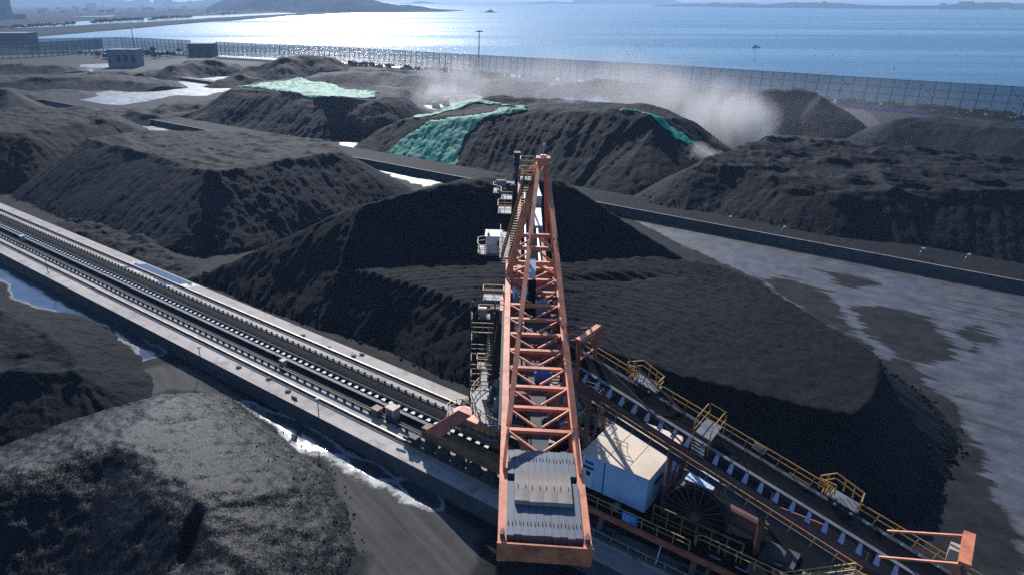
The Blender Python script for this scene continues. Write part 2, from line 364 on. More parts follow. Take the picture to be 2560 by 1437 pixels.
# ================================================================ SETTING
# water of the bay
m = NT('sea'); c = m.coord(); 
n1 = m.noise(m.coord((.012, .05, 1), (0, 0, .25)), 1., 6, .6); n2 = m.noise(c, .16, 4, .65); n3 = m.noise(m.coord((.0006, .006, 1), (0, 0, .12)), 1., 5, .6, .4)
sl = m.ramp(n3, [(.50, 0.), (.66, 1.)])
h = m.math('ADD', m.math('MULTIPLY', n1, 1.4), n2)
nr = m.bump(h, .5, 2.0)
m.bsdf(m.mix(sl, (.010, .062, .105), (.02, .085, .13)), m.math('SUBTRACT', .28, m.math('MULTIPLY', sl, .12)), 0., nr, .27)
sea = MB(); sea.add([(-9e4, -3000, -2.5), (9e4, -3000, -2.5), (9e4, 1.2e5, -2.5), (-9e4, 1.2e5, -2.5)], [(0, 1, 2, 3)])
tag(sea.build('sea_water', 'sea'), kind='structure')
# ground of the yard: one sheet carrying the outlines of pools and wet films as attributes
YARD = [(-1500, 1150), (-900, 1010), (-540, 905), (-446, 792), (-349, 828), (-238, 758), (-214, 722), (-84, 641), (31, 543), (147, 452), (215, 385), (268, 338), (330, 270), (520, 60), (700, -300), (-1500, -300)]
def gp(*uv): return [at(u, v)[:2] for u, v in uv]
POOLS = [gp((-60, 600), (0, 640), (130, 722), (260, 800), (405, 880), (372, 890), (365, 872), (330, 850), (300, 836), (245, 822), (190, 800), (150, 770), (105, 752), (65, 738), (30, 712), (0, 690), (-60, 660)),
         gp((616, 1003), (700, 1035), (800, 1086), (900, 1140), (1000, 1190), (1080, 1238), (1085, 1262), (1040, 1240), (1000, 1215), (930, 1185), (880, 1165), (850, 1140), (800, 1130), (740, 1100), (690, 1070), (640, 1040)),
         gp((940, 415), (1010, 428), (1090, 446), (1040, 462), (985, 440)), gp((355, 310), (430, 322), (400, 330), (375, 328)),
         gp((95, 252), (200, 236), (330, 220), (450, 205), (560, 195), (640, 205), (580, 222), (520, 240), (440, 238), (370, 252), (300, 262), (180, 256)),
         gp((410, 190), (520, 185), (600, 182), (570, 198), (500, 205)), gp((190, 162), (280, 158), (285, 168), (220, 170)),
         gp((1040, 248), (1120, 240), (1200, 235), (1330, 245), (1350, 262), (1230, 268), (1140, 262), (1080, 275)),
         gp((270, 190), (330, 183), (370, 190), (320, 196)), gp((840, 355), (900, 335), (880, 380), (850, 370)), gp((0, 200), (60, 190), (30, 206)),
         gp((150, 176), (240, 172), (230, 180)), gp((1560, 250), (1640, 240), (1660, 250)), gp((2110, 345), (2140, 335), (2150, 350))]
WET = [gp((1560, 535), (1800, 578), (2100, 632), (2560, 715), (3000, 800), (3000, 1500), (2560, 1437), (2420, 1120), (2360, 1000), (2240, 920), (2060, 800), (1890, 700), (1760, 640), (1640, 580)),
       gp((840, 350), (960, 400), (1130, 450), (1060, 470), (900, 410))]
DRY = [gp((2215, 880), (2300, 930), (2380, 1000), (2440, 1080), (2480, 1180), (2520, 1300), (2600, 1437), (2300, 1437), (2300, 1000)), gp((1880, 690), (1960, 690), (2060, 730), (2120, 790), (2180, 860), (2240, 915), (2130, 860), (2010, 770)),
       gp((2120, 760), (2260, 770), (2340, 800), (2390, 850), (2420, 900), (2330, 920), (2250, 900), (2160, 850)),
       gp((2385, 815), (2440, 800), (2475, 815), (2470, 880), (2420, 890)), gp((2040, 675), (2110, 680), (2180, 705), (2120, 715))]
LIGHT = [gp((620, 1000), (760, 1060), (900, 1150), (1090, 1265), (1000, 1250), (850, 1170), (700, 1100))]
ROAD = [gp((700, 1080), (820, 1180), (905, 1390), (860, 1500), (1240, 1500), (1200, 1330), (1000, 1215)), gp((290, 930), (420, 890), (640, 1010), (800, 1130), (830, 1190), (640, 1010), (430, 970), (300, 1010), (100, 1100), (0, 1150), (0, 1090), (220, 1020))]
ROADF = [gp((180, 172), (420, 150), (540, 135), (700, 140), (640, 160), (430, 185)), gp((1700, 240), (2100, 330), (2300, 380), (2150, 260), (1900, 230))]
ang = np.tan(np.radians(np.concatenate([np.linspace(-74, -46, 40), np.linspace(-45, 45, 620), np.linspace(46, 72, 30)])))
yy = np.concatenate([np.linspace(-250, 14, 14), 15 * (1150 / 15) ** np.linspace(0, 1, 640)])
Yg = np.repeat(yy[:, None], len(ang), 1); Xg = (np.abs(Yg) + 18) * ang[None]
Xg = np.clip(Xg, -1500, 700)
wob = 1.3 * fbm(Xg * .12, Yg * .12, 40, 5); far = np.clip(np.hypot(Xg, Yg) / 120, 1, 6)
def sdmax(pl, amp=1.): 
    r = np.full(Xg.shape, -99.)
    for p in pl: r = np.maximum(r, sdpoly(Xg, Yg, p))
    return r + amp * wob * np.sqrt(far)
a_pool = np.maximum(sdmax(POOLS, .9), sdmax(POOLS[:1], .8) + 1.5); a_wet = sdmax(WET, .8); a_dry = sdmax(DRY, 1.2); a_light = sdmax(LIGHT, .8); a_road = sdmax(ROAD + ROADF, 1.)
sdy = sdpoly(Xg, Yg, YARD)
Zg = .06 * fbm(Xg * .25, Yg * .25, 41, 3) - 4.5 * ss(-sdy, -3, 5) - .10 * ss(a_pool, -1, 1)
m = NT('yard_ground'); c = m.coord()
fine = m.noise(c, 1.3, 7, .7); big = m.noise(c, .05, 6, .65); mid = m.noise(c, .3, 6, .65)
trk = m.noise(m.coord((.9, .05, 1), (0, 0, -.62)), 1., 5, .65); trk2 = m.noise(m.coord((.06, .8, 1), (0, 0, A_)), 1., 5, .6)
col = m.mix(m.ramp(mid, [(.35, 0.), (.7, 1.)]), (.010, .010, .011), (.030, .029, .029))
rd = m.math('MULTIPLY', m.ramp(m.attr('road'), [(0., 0.), (1., 1.)]), m.ramp(trk, [(.3, .4), (.65, 1.)]))
col = m.mix(rd, col, (.085, .079, .072))
rw = m.math('ADD', m.attr('wet'), m.math('MULTIPLY', m.math('SUBTRACT', mid, .5), 4.))
wetm = m.ramp(rw, [(.0, 0.), (1., 1.)])
dr = m.ramp(m.math('ADD', m.attr('dry'), m.math('MULTIPLY', m.math('SUBTRACT', trk2, .5), 9.)), [(0., 0.), (1., 1.)])
dry2 = m.math('MULTIPLY', m.ramp(trk2, [(.42, 0.), (.66, .95)]), m.ramp(big, [(.42, 0.), (.6, 1.)]))
drk = m.math('MAXIMUM', dr, dry2)
film = m.math('MULTIPLY', wetm, m.math('SUBTRACT', 1., drk), True)
col = m.mix(film, col, m.mix(m.ramp(mid, [(.4, 0.), (.7, 1.)]), (.048, .045, .043), (.115, .107, .10)))
lt = m.math('ADD', m.attr('light'), m.math('MULTIPLY', m.math('SUBTRACT', fine, .5), 3.))
ltm = m.math('MULTIPLY', m.ramp(lt, [(-.0, 0.), (.8, 1.)]), m.ramp(mid, [(.38, .15), (.55, 1.)]))
col = m.mix(ltm, col, (.40, .39, .37))
pl = m.math('ADD', m.attr('pool'), m.math('MULTIPLY', m.math('SUBTRACT', fine, .5), 1.6))
plm = m.ramp(pl, [(.0, 0.), (.25, 1.)])
rim = m.math('MULTIPLY', m.ramp(m.math('ADD', pl, .55), [(.0, 0.), (.4, 1.)]), m.math('SUBTRACT', 1., plm), True)
col = m.mix(m.math('MULTIPLY', rim, .6), col, (.40, .38, .36))
stk = m.math('MULTIPLY', m.attr('rip'), m.ramp(trk2, [(.52, 0.), (.62, 1.)])); plm = m.math('MULTIPLY', plm, m.math('SUBTRACT', 1., m.math('MULTIPLY', stk, .85)))
col = m.mix(plm, col, (.030, .040, .055))
ro = m.math('SUBTRACT', .8, m.math('MULTIPLY', film, .40)); ro = m.mix(plm, ro, m.math('ADD', .13, m.math('MULTIPLY', m.attr('rip'), m.math('ADD', .12, m.math('MULTIPLY', m.ramp(trk2, [(.35, 0.), (.65, 1.)]), .38))))); ro = m.mix(m.math('MULTIPLY', ltm, m.math('SUBTRACT', 1., plm)), ro, .42)
nb = m.bump(m.math('ADD', fine, mid), .5, .12)
dry_b = m.n('ShaderNodeMix', data_type='VECTOR'); m.l(plm, dry_b.inputs[0]); m.l(nb, dry_b.inputs[4]); m.l(m.bump(m.noise(m.coord((.5, 1.6, 1), (0, 0, .3)), 1., 4), .10, .1), dry_b.inputs[5])
m.bsdf(col, ro, 0., dry_b.outputs[1], m.math('ADD', m.math('ADD', .06, m.math('MULTIPLY', film, .55)), m.math('MULTIPLY', plm, .4)))
g = gridmesh('ground', Xg, Yg, Zg, sdy > -7, 'yard_ground', dict(pool=a_pool, wet=a_wet, dry=a_dry, light=a_light, road=a_road, rip=ss(Yg, 140, 240)), loc=np.zeros(3))
tag(g, kind='structure')
# embankments the tracks run on
def emb(s0, s1, o0, o1, z, name='track_embankment', top='track_concrete'):
    b = MB(); p = [W(s0, o0 - .25, -1), W(s1, o0 - .25, -1), W(s1, o1 + .25, -1), W(s0, o1 + .25, -1), W(s0, o0, z), W(s1, o0, z), W(s1, o1, z), W(s0, o1, z)]
    b.hexa(p); o = b.build(name, 'cement_side'); o.data.materials.append(MATS[top]); o.data.polygons[1].material_index = 1
    return tag(o, kind='structure')
ZD = 2.0
emb(-460, 70, 48.4, 64.2, ZD)
emb(-700, 130, 161.6, 174.0, 1.95, top='coal_brown')
b = MB(); b.box(W(-200, 161.85, 2.06), (820, .28, .12), ((*T, 0), (*N, 0), (0, 0, 1))); tag(b.build('concrete_kerb', 'track_concrete'), 'long pale concrete kerb topping the dark bank behind the wet road', 'kerb')
pa, pb = atso(418, 190, 1), atso(580, 212, 1)
b = MB(); b.beam(W(*pa, .8), W(*pb, .8), 6, 1.8); tag(b.build('concrete_bank', 'cement_side'), 'low dark concrete bank crossing the bright wet yard at upper left', 'bank')
# ================================================================ COAL HEAPS
PIV = so((9.7, 66.5))
def arcs(s_, o_):
    r = np.hypot(s_ - PIV[0], o_ - PIV[1]); f_ = np.sin(r * 2 * math.pi / 1.5 + 1.2 * fbm(s_ * .1, o_ * .1, 77, 2)) 
    return .19 * f_ * (vn(s_ * .06, o_ * .06, 31) * .5 + .7) + .05 * np.sin(r * 2 * math.pi / 4.7)
def benchpoly(): return px((895, 672, 7.7), (1060, 716, 7.7), (1220, 775, 7.7), (1360, 822, 7.7), (1500, 870, 7.7), (1700, 935, 7.7), (1900, 985, 7.7), (2085, 1030, 7.7), (2140, 1034, 7.7), (2178, 1000, 7.7), (2200, 950, 7.7), (2204, 905, 7.7), (2185, 878, 7.7), (2050, 800, 7.7), (1890, 702, 7.7), (1790, 660, 7.7), (1640, 640, 7.7), (1400, 655, 7.7), (1150, 652, 7.7))
tr0, tr1 = atso(1425, 697, 7.7), atso(1660, 686, 7.7); tc = (tr0 + tr1) / 2; tv = tr1 - tr0
heap('main', 'largest black coal heap, with a flat terrace, in front of the orange machine arm', [
    (benchpoly(), True, lambda s_, o_: .80 - np.maximum(.17 * ss(s_, -10, -3), .22 * ss(o_, 84, 95)), 0, lambda s_, o_: .3 + 1.5 * ss(s_, -58, -38)),
    ('planes', [(0, 68.2, 0, 1, .78, 0), (-116, 68.6, .59 * .5 + .81 * .46, -.81 * .5 + .59 * .46, 1., 0), (-68, 95, -.707, .707, .76, 7.3), (0, 142, 0, -1, .74, 0), (-57.5, 117, -.5, -.866, .75, 15.4)], 18.4, .12)],
    .4, 'coal_bench', gully=.28, top=.06, topf=.5, jag=.7, ripple=arcs,
    carve=[(tc[0], tc[1], np.linalg.norm(tv) / 2, 1.5, 1.0, math.atan2(tv[1], tv[0]))])
heap('left', 'broad flat-topped coal heap beside the belt at left', [
    (px((218, 347, 13.6), (380, 388, 13.6), (532, 430, 13.4), (700, 402, 13.6), (850, 376, 13.6), (800, 347, 13.8), (560, 326, 14), (330, 330, 14)), True, .63)],
    .55, 'coal_grey', gully=.42, top=.22, topf=.3, jag=1.0, dune=.42)
heap('farleft', 'rounded grooved coal heap cut by the left frame edge', [
    (px((-150, 310, 14), (-40, 330, 14), (60, 330, 13.5), (170, 312, 13.5), (290, 296, 13), (255, 275, 13.5), (200, 265, 14), (60, 272, 14), (-100, 275, 14)), True, .60)],
    .7, 'coal_dark', gully=.7, top=.4, topf=.2, jag=1.4, dune=.3)
heap('netleft', 'coal heap topped by a pale green net at upper left', [
    (px((575, 222, 13.5), (660, 226, 14), (830, 246, 13.5), (940, 247, 13.5), (1012, 240, 13), (900, 226, 14.5), (800, 206, 15.5), (740, 198, 16), (640, 206, 14)), True, .60)],
    .7, 'coal_grey', gully=.7, top=.5, topf=.12, jag=2.5)
heap('center', 'smoking coal heap half wrapped in green nets', [
    ([(-176, 191, 9.6), (-163, 193, 11.8), (-150, 196, 14), (-138, 199, 15.8), (-125, 203, 17.3), (-110, 205, 18.6), (-93, 207, 19), (-84, 205, 17.3), (-82, 222, 16.5), (-96, 230, 18), (-120, 226, 18), (-146, 216, 18.6), (-152, 213, 17.8), (-166, 204, 12.5)], True, .58)],
    .6, 'coal_brown', gully=.7, top=.45, topf=.14, jag=2.0)
heap('right', 'wide brownish coal heap with a lumpy top behind the wet road', [
    (px((1740, 410, 10.6), (1850, 420, 10.6), (1990, 460, 9.6), (2100, 478, 9.6), (2300, 474, 10.6), (2560, 480, 12), (2760, 500, 12), (2800, 420, 12), (2560, 402, 12.3), (2300, 374, 12.3), (2130, 355, 12), (1910, 346, 12)), True, .62)],
    .5, 'coal_brown', gully=.5, top=.35, topf=.2, jag=1.8, dune=1.05)
heap('backright', 'steep conical coal heap just in front of the mesh fence at right', [
    (px((1885, 236, 13), (1935, 232, 14), (1990, 226, 15), (2040, 232, 14.5), (2056, 238, 14), (2000, 222, 15), (1900, 229, 14)), True, .66), (px((1700, 250, 4), (1790, 262, 6), (1850, 245, 10)), False, .5, 3)],
    .9, 'coal_far', gully=.8, top=.6, topf=.15, jag=2)
heap('backcorner', 'low grey coal heap in front of the fence at the right frame edge', [
    (px((2235, 300, 7.5), (2330, 305, 7.5), (2560, 325, 8), (2760, 345, 8), (2760, 320, 8), (2540, 308, 8), (2340, 292, 8)), True, .5)],
    .9, 'coal_grey', gully=.5, top=.5, topf=.15, jag=2)
def small(key, label, pts, g, mat='coal_far', top=.8, res=1.4, closed=False, r=4):
    heap(key, label, [(px(*pts), closed, g, r)], res, mat, gully=.8, top=top, topf=.1, jag=3)
small('b1', 'dark peaked coal heap below the left end of the seaside fence', [(640, 165, 8), (700, 145, 13), (760, 138, 14), (800, 138, 14), (835, 152, 9)], .5)
small('b2', 'long low brown coal heap along the fence behind the left green net', [(800, 185, 7), (860, 178, 9), (960, 180, 8), (1060, 190, 7)], .42)
small('b3', 'hazy brown coal heap under the middle of the seaside fence', [(1400, 215, 7), (1470, 202, 10), (1530, 196, 11), (1590, 210, 8)], .45)
small('b4', 'dark flat coal heap between the two grey sheds at upper left', [(430, 165, 8), (490, 152, 10), (540, 150, 10), (580, 160, 7)], .5)
small('b5', 'low dark coal ridge left of the bright flooded yard', [(-60, 200, 5), (100, 192, 6), (240, 190, 6), (330, 195, 5), (380, 203, 4)], .35, r=10)
small('b6', 'low black coal mound by the far left fence', [(-40, 165, 5), (60, 160, 6), (150, 163, 5)], .35, r=6)
small('b7', 'small pale-sided coal cone at the left frame edge', [(-20, 222, 9), (15, 222, 9)], .55, 'coal_grey', r=2)
small('b8', 'small coal mound beside the larger grey shed', [(240, 183, 3), (300, 178, 4), (350, 185, 3)], .4, r=4)
small('b9', 'small brown coal mound just left of the green topped heap', [(560, 195, 5), (600, 188, 6), (640, 192, 5)], .45, r=2)
small('b10', 'low hummocky coal spill between the left net heap and the flooded yard', [(300, 277, 2.5), (380, 280, 3.5), (470, 262, 5), (540, 252, 4)], .3, 'coal_grey', 1.2, 1.0, r=7)
small('b11', 'hazy low coal heap right of centre behind the drifting smoke', [(1640, 262, 5), (1720, 268, 6), (1800, 275, 5)], .3, 'coal_brown', 1.0, r=10)
small('b12', 'long dark coal ridge at the foot of the seaside fence left of the tall mast', [(880, 168, 5), (960, 172, 7), (1040, 178, 6), (1130, 184, 7), (1180, 190, 4)], .42)
small('b13', 'low dark heap between the tall mast and the hazy brown heap', [(1225, 200, 5), (1290, 204, 8), (1350, 208, 6)], .45)
small('b14', 'dark coal bank in front of the fence right of the hazy brown heap', [(1600, 226, 5), (1680, 232, 6), (1760, 238, 5)], .4)
small('b15', 'dark coal spread behind the pale-sided cone at left', [(-30, 245, 3), (80, 236, 4), (160, 226, 3)], .3, r=8)
small('b16', 'dark mound between the flooded yard and the left shed', [(380, 178, 4), (440, 176, 5), (500, 172, 4)], .35, r=5)
small('b17', 'narrow coal ridge left of the steep conical heap', [(1560, 245, 5), (1640, 252, 6), (1720, 262, 4)], .4, 'coal_brown')
small('b18', 'dark coal mound right of the green topped heap, before the smoke', [(960, 215, 4), (1020, 222, 6), (1060, 235, 4)], .42)
heap('near', 'glittering black coal heap nearest the camera at lower left', [
    ('toe', [(-88, -8), (-87, 14), (-86, 30), (-83, 41), (-77, 45.6), (-71, 46), (-60, 45), (-52, 43), (-45, 40.5), (-40, 36.8), (-37, 30), (-34, 15), (-32, -8)], .50, 7.1, [(atso(-300, 1215, 7), atso(300, 1062, 7)), (atso(300, 1062, 7), atso(640, 1240, 7)), (atso(640, 1240, 7), atso(830, 1560, 6))])],
    .22, 'coal_near', gully=.30, top=.16, topf=.28, jag=.9, carve=[(*atso(470, 1310, 5.), .6, 2.4, 1.5, .65)])
heap('nearleft', 'ribbed dark coal heap by the blue pool at the left frame edge', [
    (px((-200, 740, 7), (-20, 765, 7), (60, 800, 6.8), (150, 860, 6), (200, 905, 5), (190, 930, 5), (100, 930, 6), (-200, 940, 7)), True, .55)],
    .25, 'coal_dark', gully=.7, top=.5, topf=.22, jag=1.4)
heap('spill', 'low brown coal spill at the foot of the flat-topped heap by the track', [
    (px((170, 560, .8), (300, 585, 1.8), (360, 615, 2), (420, 660, 1.2)), False, .3, 2.5)], .35, 'coal_brown', gully=.3, top=.5, topf=.4, jag=2.)
b = MB(); rl_ = np.random.default_rng(3)
for key, n_, (sa, sb, oa, ob), zmx in (('main', 2600, (-120, 14, 62, 150), 1.6), ('near', 900, (-92, -30, 0, 50), 2.6), ('left', 900, (-235, -105, 66, 110), 1.2), ('right', 900, (-90, 20, 160, 190), 3.5)):
    ss_ = rl_.uniform(sa, sb, n_ * 14); oo_ = rl_.uniform(oa, ob, n_ * 14); zz_ = HEAPS[key](ss_, oo_); ok_ = np.nonzero((zz_ > -.5) & (zz_ < zmx))[0][:n_]
    for i in ok_:
        r_ = min(.42 if key != 'near' else .13, .07 * (1 / rl_.uniform(.08, 1)) ** .75); p = W(ss_[i], oo_[i], max(zz_[i], 0) + r_ * .25)
        if 48 < oo_[i] < 64.5 and key == 'main': continue
        q = rl_.uniform(.6, 1.3, (6, 1)) * np.array([(1, 0, 0), (0, 1, 0), (-1, 0, 0), (0, -1, 0), (0, 0, .8), (0, 0, -.8)]) * r_ + rl_.uniform(-.3, .3, (6, 3)) * r_
        b.add(p + q, [(0, 1, 4), (1, 2, 4), (2, 3, 4), (3, 0, 4), (1, 0, 5), (2, 1, 5), (3, 2, 5), (0, 3, 5)])
tag(b.build('coal_lumps', 'coal_dark'), kind='stuff')
# ---------------------------------------------------------------- green nets lying on the heaps
def net(key, uv, label, res=.5, lift=.25, wr=.34):
    pts = [onheap(key, u, v) for u, v in uv]; P = np.array(pts)
    gs = np.arange(P[:, 0].min() - 3, P[:, 0].max() + 3, res); go = np.arange(P[:, 1].min() - 3, P[:, 1].max() + 3, res); SS, OO = np.meshgrid(gs, go)
    sd = sdpoly(SS, OO, pts) + .9 * fbm(SS * .3, OO * .3, 91, 3)
    Z = HEAPS[key](SS, OO) + lift + wr * np.abs(fbm(SS * .5 + OO * .12, OO * .16, 92, 4)) * ss(sd, 0, 3)
    o = gridmesh('dust_net', SS * T[0] + OO * N[0], SS * T[1] + OO * N[1], Z, sd > 0, 'net')
    so_ = o.modifiers.new('thick', 'SOLIDIFY'); so_.thickness = .06
    return tag(o, label, 'net', 'green dust nets on the heaps')
net('netleft', [(588, 218), (640, 222), (720, 234), (800, 247), (850, 246), (940, 245), (1012, 238), (900, 228), (850, 220), (790, 206), (740, 197), (670, 207)], 'pale green net crumpled over the flat top of the left coal heap', .6)
net('center', [(962, 385), (1000, 352), (1050, 318), (1075, 304), (1150, 292), (1220, 284), (1300, 270), (1318, 278), (1250, 292), (1190, 310), (1165, 345), (1148, 385), (1146, 428), (1060, 412), (985, 396)], 'large green net fanning down the front of the smoking heap')
net('center', [(985, 298), (1060, 285), (1130, 268), (1190, 250), (1215, 248), (1300, 266), (1318, 270), (1230, 262), (1200, 258), (1120, 280), (1060, 294), (1030, 302)], 'narrow green net strip along the left crest of the smoking heap')
net('center', [(1535, 276), (1590, 276), (1640, 292), (1690, 325), (1740, 362), (1758, 378), (1740, 378), (1690, 345), (1640, 308), (1590, 284)], 'narrow green net running down the right shoulder of the smoking heap')
net('center', [(1225, 282), (1260, 268), (1290, 270), (1262, 284)], 'small green net scrap between the two crest nets')
# ================================================================ FAR SHORES
SEA = -2.5
def land(name, outline, mat, pools=(), hmax=1.6, nx=220, ny=120, rough=40.):
    """flat shore land: world outline, low bank, lagoons as an attribute"""
    P = np.array(outline); X, Y = np.meshgrid(np.linspace(P[:, 0].min(), P[:, 0].max(), nx), np.linspace(P[:, 1].min(), P[:, 1].max(), ny))
    w_ = rough * fbm(X / 180, Y / 180, 61, 4); sd = sdpoly(X, Y, outline) + w_ * .25; pa_ = np.full(X.shape, -900.)
    for p in pools: pa_ = np.maximum(pa_, sdpoly(X, Y, p))
    o = gridmesh(name, X, Y, SEA + .3 + hmax * ss(sd, -4, 30), sd > -10, mat, dict(pool=pa_ + w_ * .3), loc=np.array((0, 0, SEA)))
    return tag(o, kind='structure')
m = NT('shore_land'); c = m.coord(); n1 = m.noise(c, .012, 6, .65); n2 = m.noise(m.coord((.004, .03, 1), (0, 0, .12)), 1., 5, .6)
col = m.mix(m.ramp(n1, [(.38, 0.), (.62, 1.)]), (.018, .024, .020), (.05, .046, .038)); col = m.mix(m.ramp(n2, [(.55, 0.), (.68, .6)]), col, (.09, .08, .066))
pm = m.ramp(m.math('MULTIPLY', m.attr('pool'), .05), [(0., 0.), (.3, 1.)])
m.bsdf(m.mix(pm, col, (.05, .065, .08)), m.mix(pm, .9, .2), 0., None, m.math('ADD', .02, m.math('MULTIPLY', pm, .5)))
def gq(*uv): return [at(u, v, SEA)[:2] for u, v in uv]
land('shore_land', gq((-500, 125), (-40, 108), (70, 93), (200, 83), (345, 73), (480, 60), (600, 51), (700, 42), (820, 34.5), (930, 30), (1040, 26.3), (1090, 24), (1050, 20), (900, 14), (300, 11), (-900, 11), (-1600, 30), (-1600, 125)), 'shore_land',
     [gq((60, 66), (250, 53), (470, 43), (700, 33), (740, 35), (520, 47), (430, 54), (240, 63), (90, 72)), gq((-300, 82), (40, 68), (60, 72), (-300, 95)), gq((150, 44), (300, 40), (280, 43))], nx=420, ny=300)
m = NT('hill_green'); c = m.coord(); n1 = m.noise(c, .01, 7, .7); m.bsdf(m.mix(m.ramp(n1, [(.35, 0.), (.65, 1.)]), (.014, .020, .017), (.042, .042, .035)), .95, 0., m.bump(n1, .8, 25.), .02)
def hill(label, pts, wid, name='hill', nx=160, ny=40, rough=.25, mat='hill_green', seed=0):
    """ridge through (u, v of the foot, height): a mound standing on the water line"""
    B = [at(u, v, SEA) for u, v, h in pts]; P = np.array([(b[0], b[1] + wid * .5, h) for b, (_, _, h) in zip(B, pts)])
    X, Y = np.meshgrid(np.linspace(P[:, 0].min() - wid, P[:, 0].max() + wid, nx), np.linspace(P[:, 1].min() - wid, P[:, 1].max() + wid, ny))
    d, h, _, _ = polydist(X, Y, P, False); k = wid * .55
    Z = SEA - 1 + h * np.clip(1 - (d / k) ** 1.6, 0, 1) * (1 + rough * fbm(X / k * 1.3, Y / k * 1.3, seed, 4)) + h * .06 * fbm(X / 35, Y / 35, seed + 3, 3) * (d < k)
    o = gridmesh(name, X, Y, Z, (d < k * 1.02), mat); return tag(o, kind='structure')
hill('', [(500, 27, 8), (560, 27, 60), (640, 28, 105), (720, 29, 130), (800, 30, 120), (860, 31, 92), (920, 31, 68), (975, 30.5, 48), (1003, 29, 24), (1030, 28, 10)], 620, seed=3, nx=260, ny=80)
hill('', [(-300, 16, 200), (-60, 15, 150), (60, 15, 140), (140, 15, 110), (210, 15, 70), (275, 14, 45), (350, 14, 35), (450, 14, 60), (540, 14, 110), (620, 15, 160)], 1500, seed=7, nx=260, ny=80)
hill('', [(1025, 9.2, 20), (1050, 9.2, 70), (1075, 9.2, 50), (1092, 9.2, 12)], 1000, 'island', seed=5, nx=70)
hill('', [(1366, 9.6, 22), (1390, 9.8, 70), (1420, 9.8, 36), (1442, 10, 26), (1480, 10, 160), (1560, 10.5, 190), (1640, 11, 150)], 1500, 'island', seed=9, nx=160)
hill('', [(1700, 16, 22), (1760, 17, 34), (1840, 18, 40), (1930, 19.5, 28), (2030, 20.5, 44), (2110, 21, 42), (2200, 22, 24), (2300, 23, 20), (2400, 23.5, 22), (2470, 24, 38), (2520, 24, 46), (2620, 24.5, 40), (2800, 25, 30)], 520, 'far_shore', seed=11, nx=420, ny=50)
hill('', [(1212, 31.5, 3), (1220, 31.5, 8), (1226, 31.5, 14), (1230, 31.5, 12), (1236, 31.5, 4)], 60, 'rock_islet', seed=13, nx=50, mat='hill_green')
hill('', [(900, 30, 7), (980, 29, 9), (1040, 27.5, 6), (1085, 25.5, 3)], 130, 'headland_point', seed=15, nx=120)
# ---------------------------------------------------------------- trees, shrubs
def crown(mb, c, rx, rz, n, leaf, seed, lobes=6):
    r_ = random.Random(seed); L = [(r_.uniform(-.5, .5) * rx, r_.uniform(-.5, .5) * rx, r_.uniform(-.35, .45) * rz, r_.uniform(.4, .65)) for _ in range(lobes)]
    for i in range(n):
        lx, ly, lz, lr = L[i % lobes]; a = r_.uniform(0, 2 * math.pi); b = math.acos(r_.uniform(-.75, 1)); q = lr * r_.uniform(.55, 1.05)
        p = np.array((c[0] + lx + rx * q * math.sin(b) * math.cos(a), c[1] + ly + rx * q * math.sin(b) * math.sin(a), c[2] + lz + rz * q * math.cos(b)))
        e1 = np.array([r_.gauss(0, 1) for _ in range(3)]); e1 /= np.linalg.norm(e1); e2 = np.cross(e1, [r_.gauss(0, 1) for _ in range(3)]); e2 /= np.linalg.norm(e2) + 1e-6
        s_ = leaf * r_.uniform(.6, 1.4); k = len(mb.v)
        mb.v += [tuple(p - e1 * s_ - e2 * s_ * .5), tuple(p + e1 * s_ * .2 - e2 * s_ * .8), tuple(p + e1 * s_ + e2 * s_ * .4), tuple(p - e1 * s_ * .3 + e2 * s_)]; mb.f.append((k, k + 1, k + 2, k + 3))
def mktree(name, h, rx, label, cat, group, seed, n=500, leaf=.28, mat='leaf_dark'):
    t = thing(name, (0, 0, 0), label, cat, group); b = MB(); b.tube([(0, 0, -.3), (.1, .05, h * .35), (0, .1, h * .7)], [.05 * h ** .8, .035 * h ** .8, .015 * h ** .8])
    for a in range(4): b.tube([(.05, .05, h * (.3 + .08 * a)), (math.cos(a * 1.7) * rx * .6, math.sin(a * 1.7) * rx * .6, h * (.5 + .1 * a))], [.02 * h ** .8, .008 * h ** .8], 5)
    b.build('trunk', 'bark', t); c = MB(); crown(c, (0, 0, h * (.62 if cat == 'tree' else .42)), rx, h * (.42 if cat == 'tree' else .5), n, leaf, seed); c.build('crown', mat, t); return t
bush = [mktree('shrub', 4.2, 2.6, 'dark leafy shrub in the row at the foot of the seaside fence', 'shrub', 'shrubs along the seaside fence', 20 + i) for i in range(3)]
FL = [(-216, 713), (-86, 632), (29, 534), (145, 443), (213, 376), (265, 329), (330, 262), (420, 160)]        # line of the seaside fence
def along(poly, step):
    out = []; acc = 0
    for a, b in zip(poly, poly[1:]):
        a = np.array(a, float); b = np.array(b, float); L = np.linalg.norm(b - a); d = (b - a) / L
        while acc < L: out.append((a + d * acc, math.atan2(d[1], d[0]))); acc += step
        acc -= L
    return out
pts = along(FL[1:7], 2.7); i = 0
for k, (p, a) in enumerate(pts):
    if random.random() < (.25 if p[0] < 120 else .04): continue
    off = random.uniform(-1, 2.); q = (p[0] - math.sin(a) * off + random.uniform(-1.5, 1.5), p[1] + math.cos(a) * off); sc = random.uniform(.6, 1.25)
    o = bush[i] if i < 3 else copy(bush[i % 3]); o.location = (q[0], q[1], -.3); o.rotation_euler = (0, 0, random.uniform(0, 6)); o.scale = (sc * 1.2, sc * 1.2, sc * .8); i += 1
tl = [mktree('shore_tree', 9, 7, 'dark tree in the row along the sandy spit at upper left', 'tree', 'trees along the sandy spit', 40 + k, 160, 1.3, 'leaf_far') for k in range(3)]
i = 0
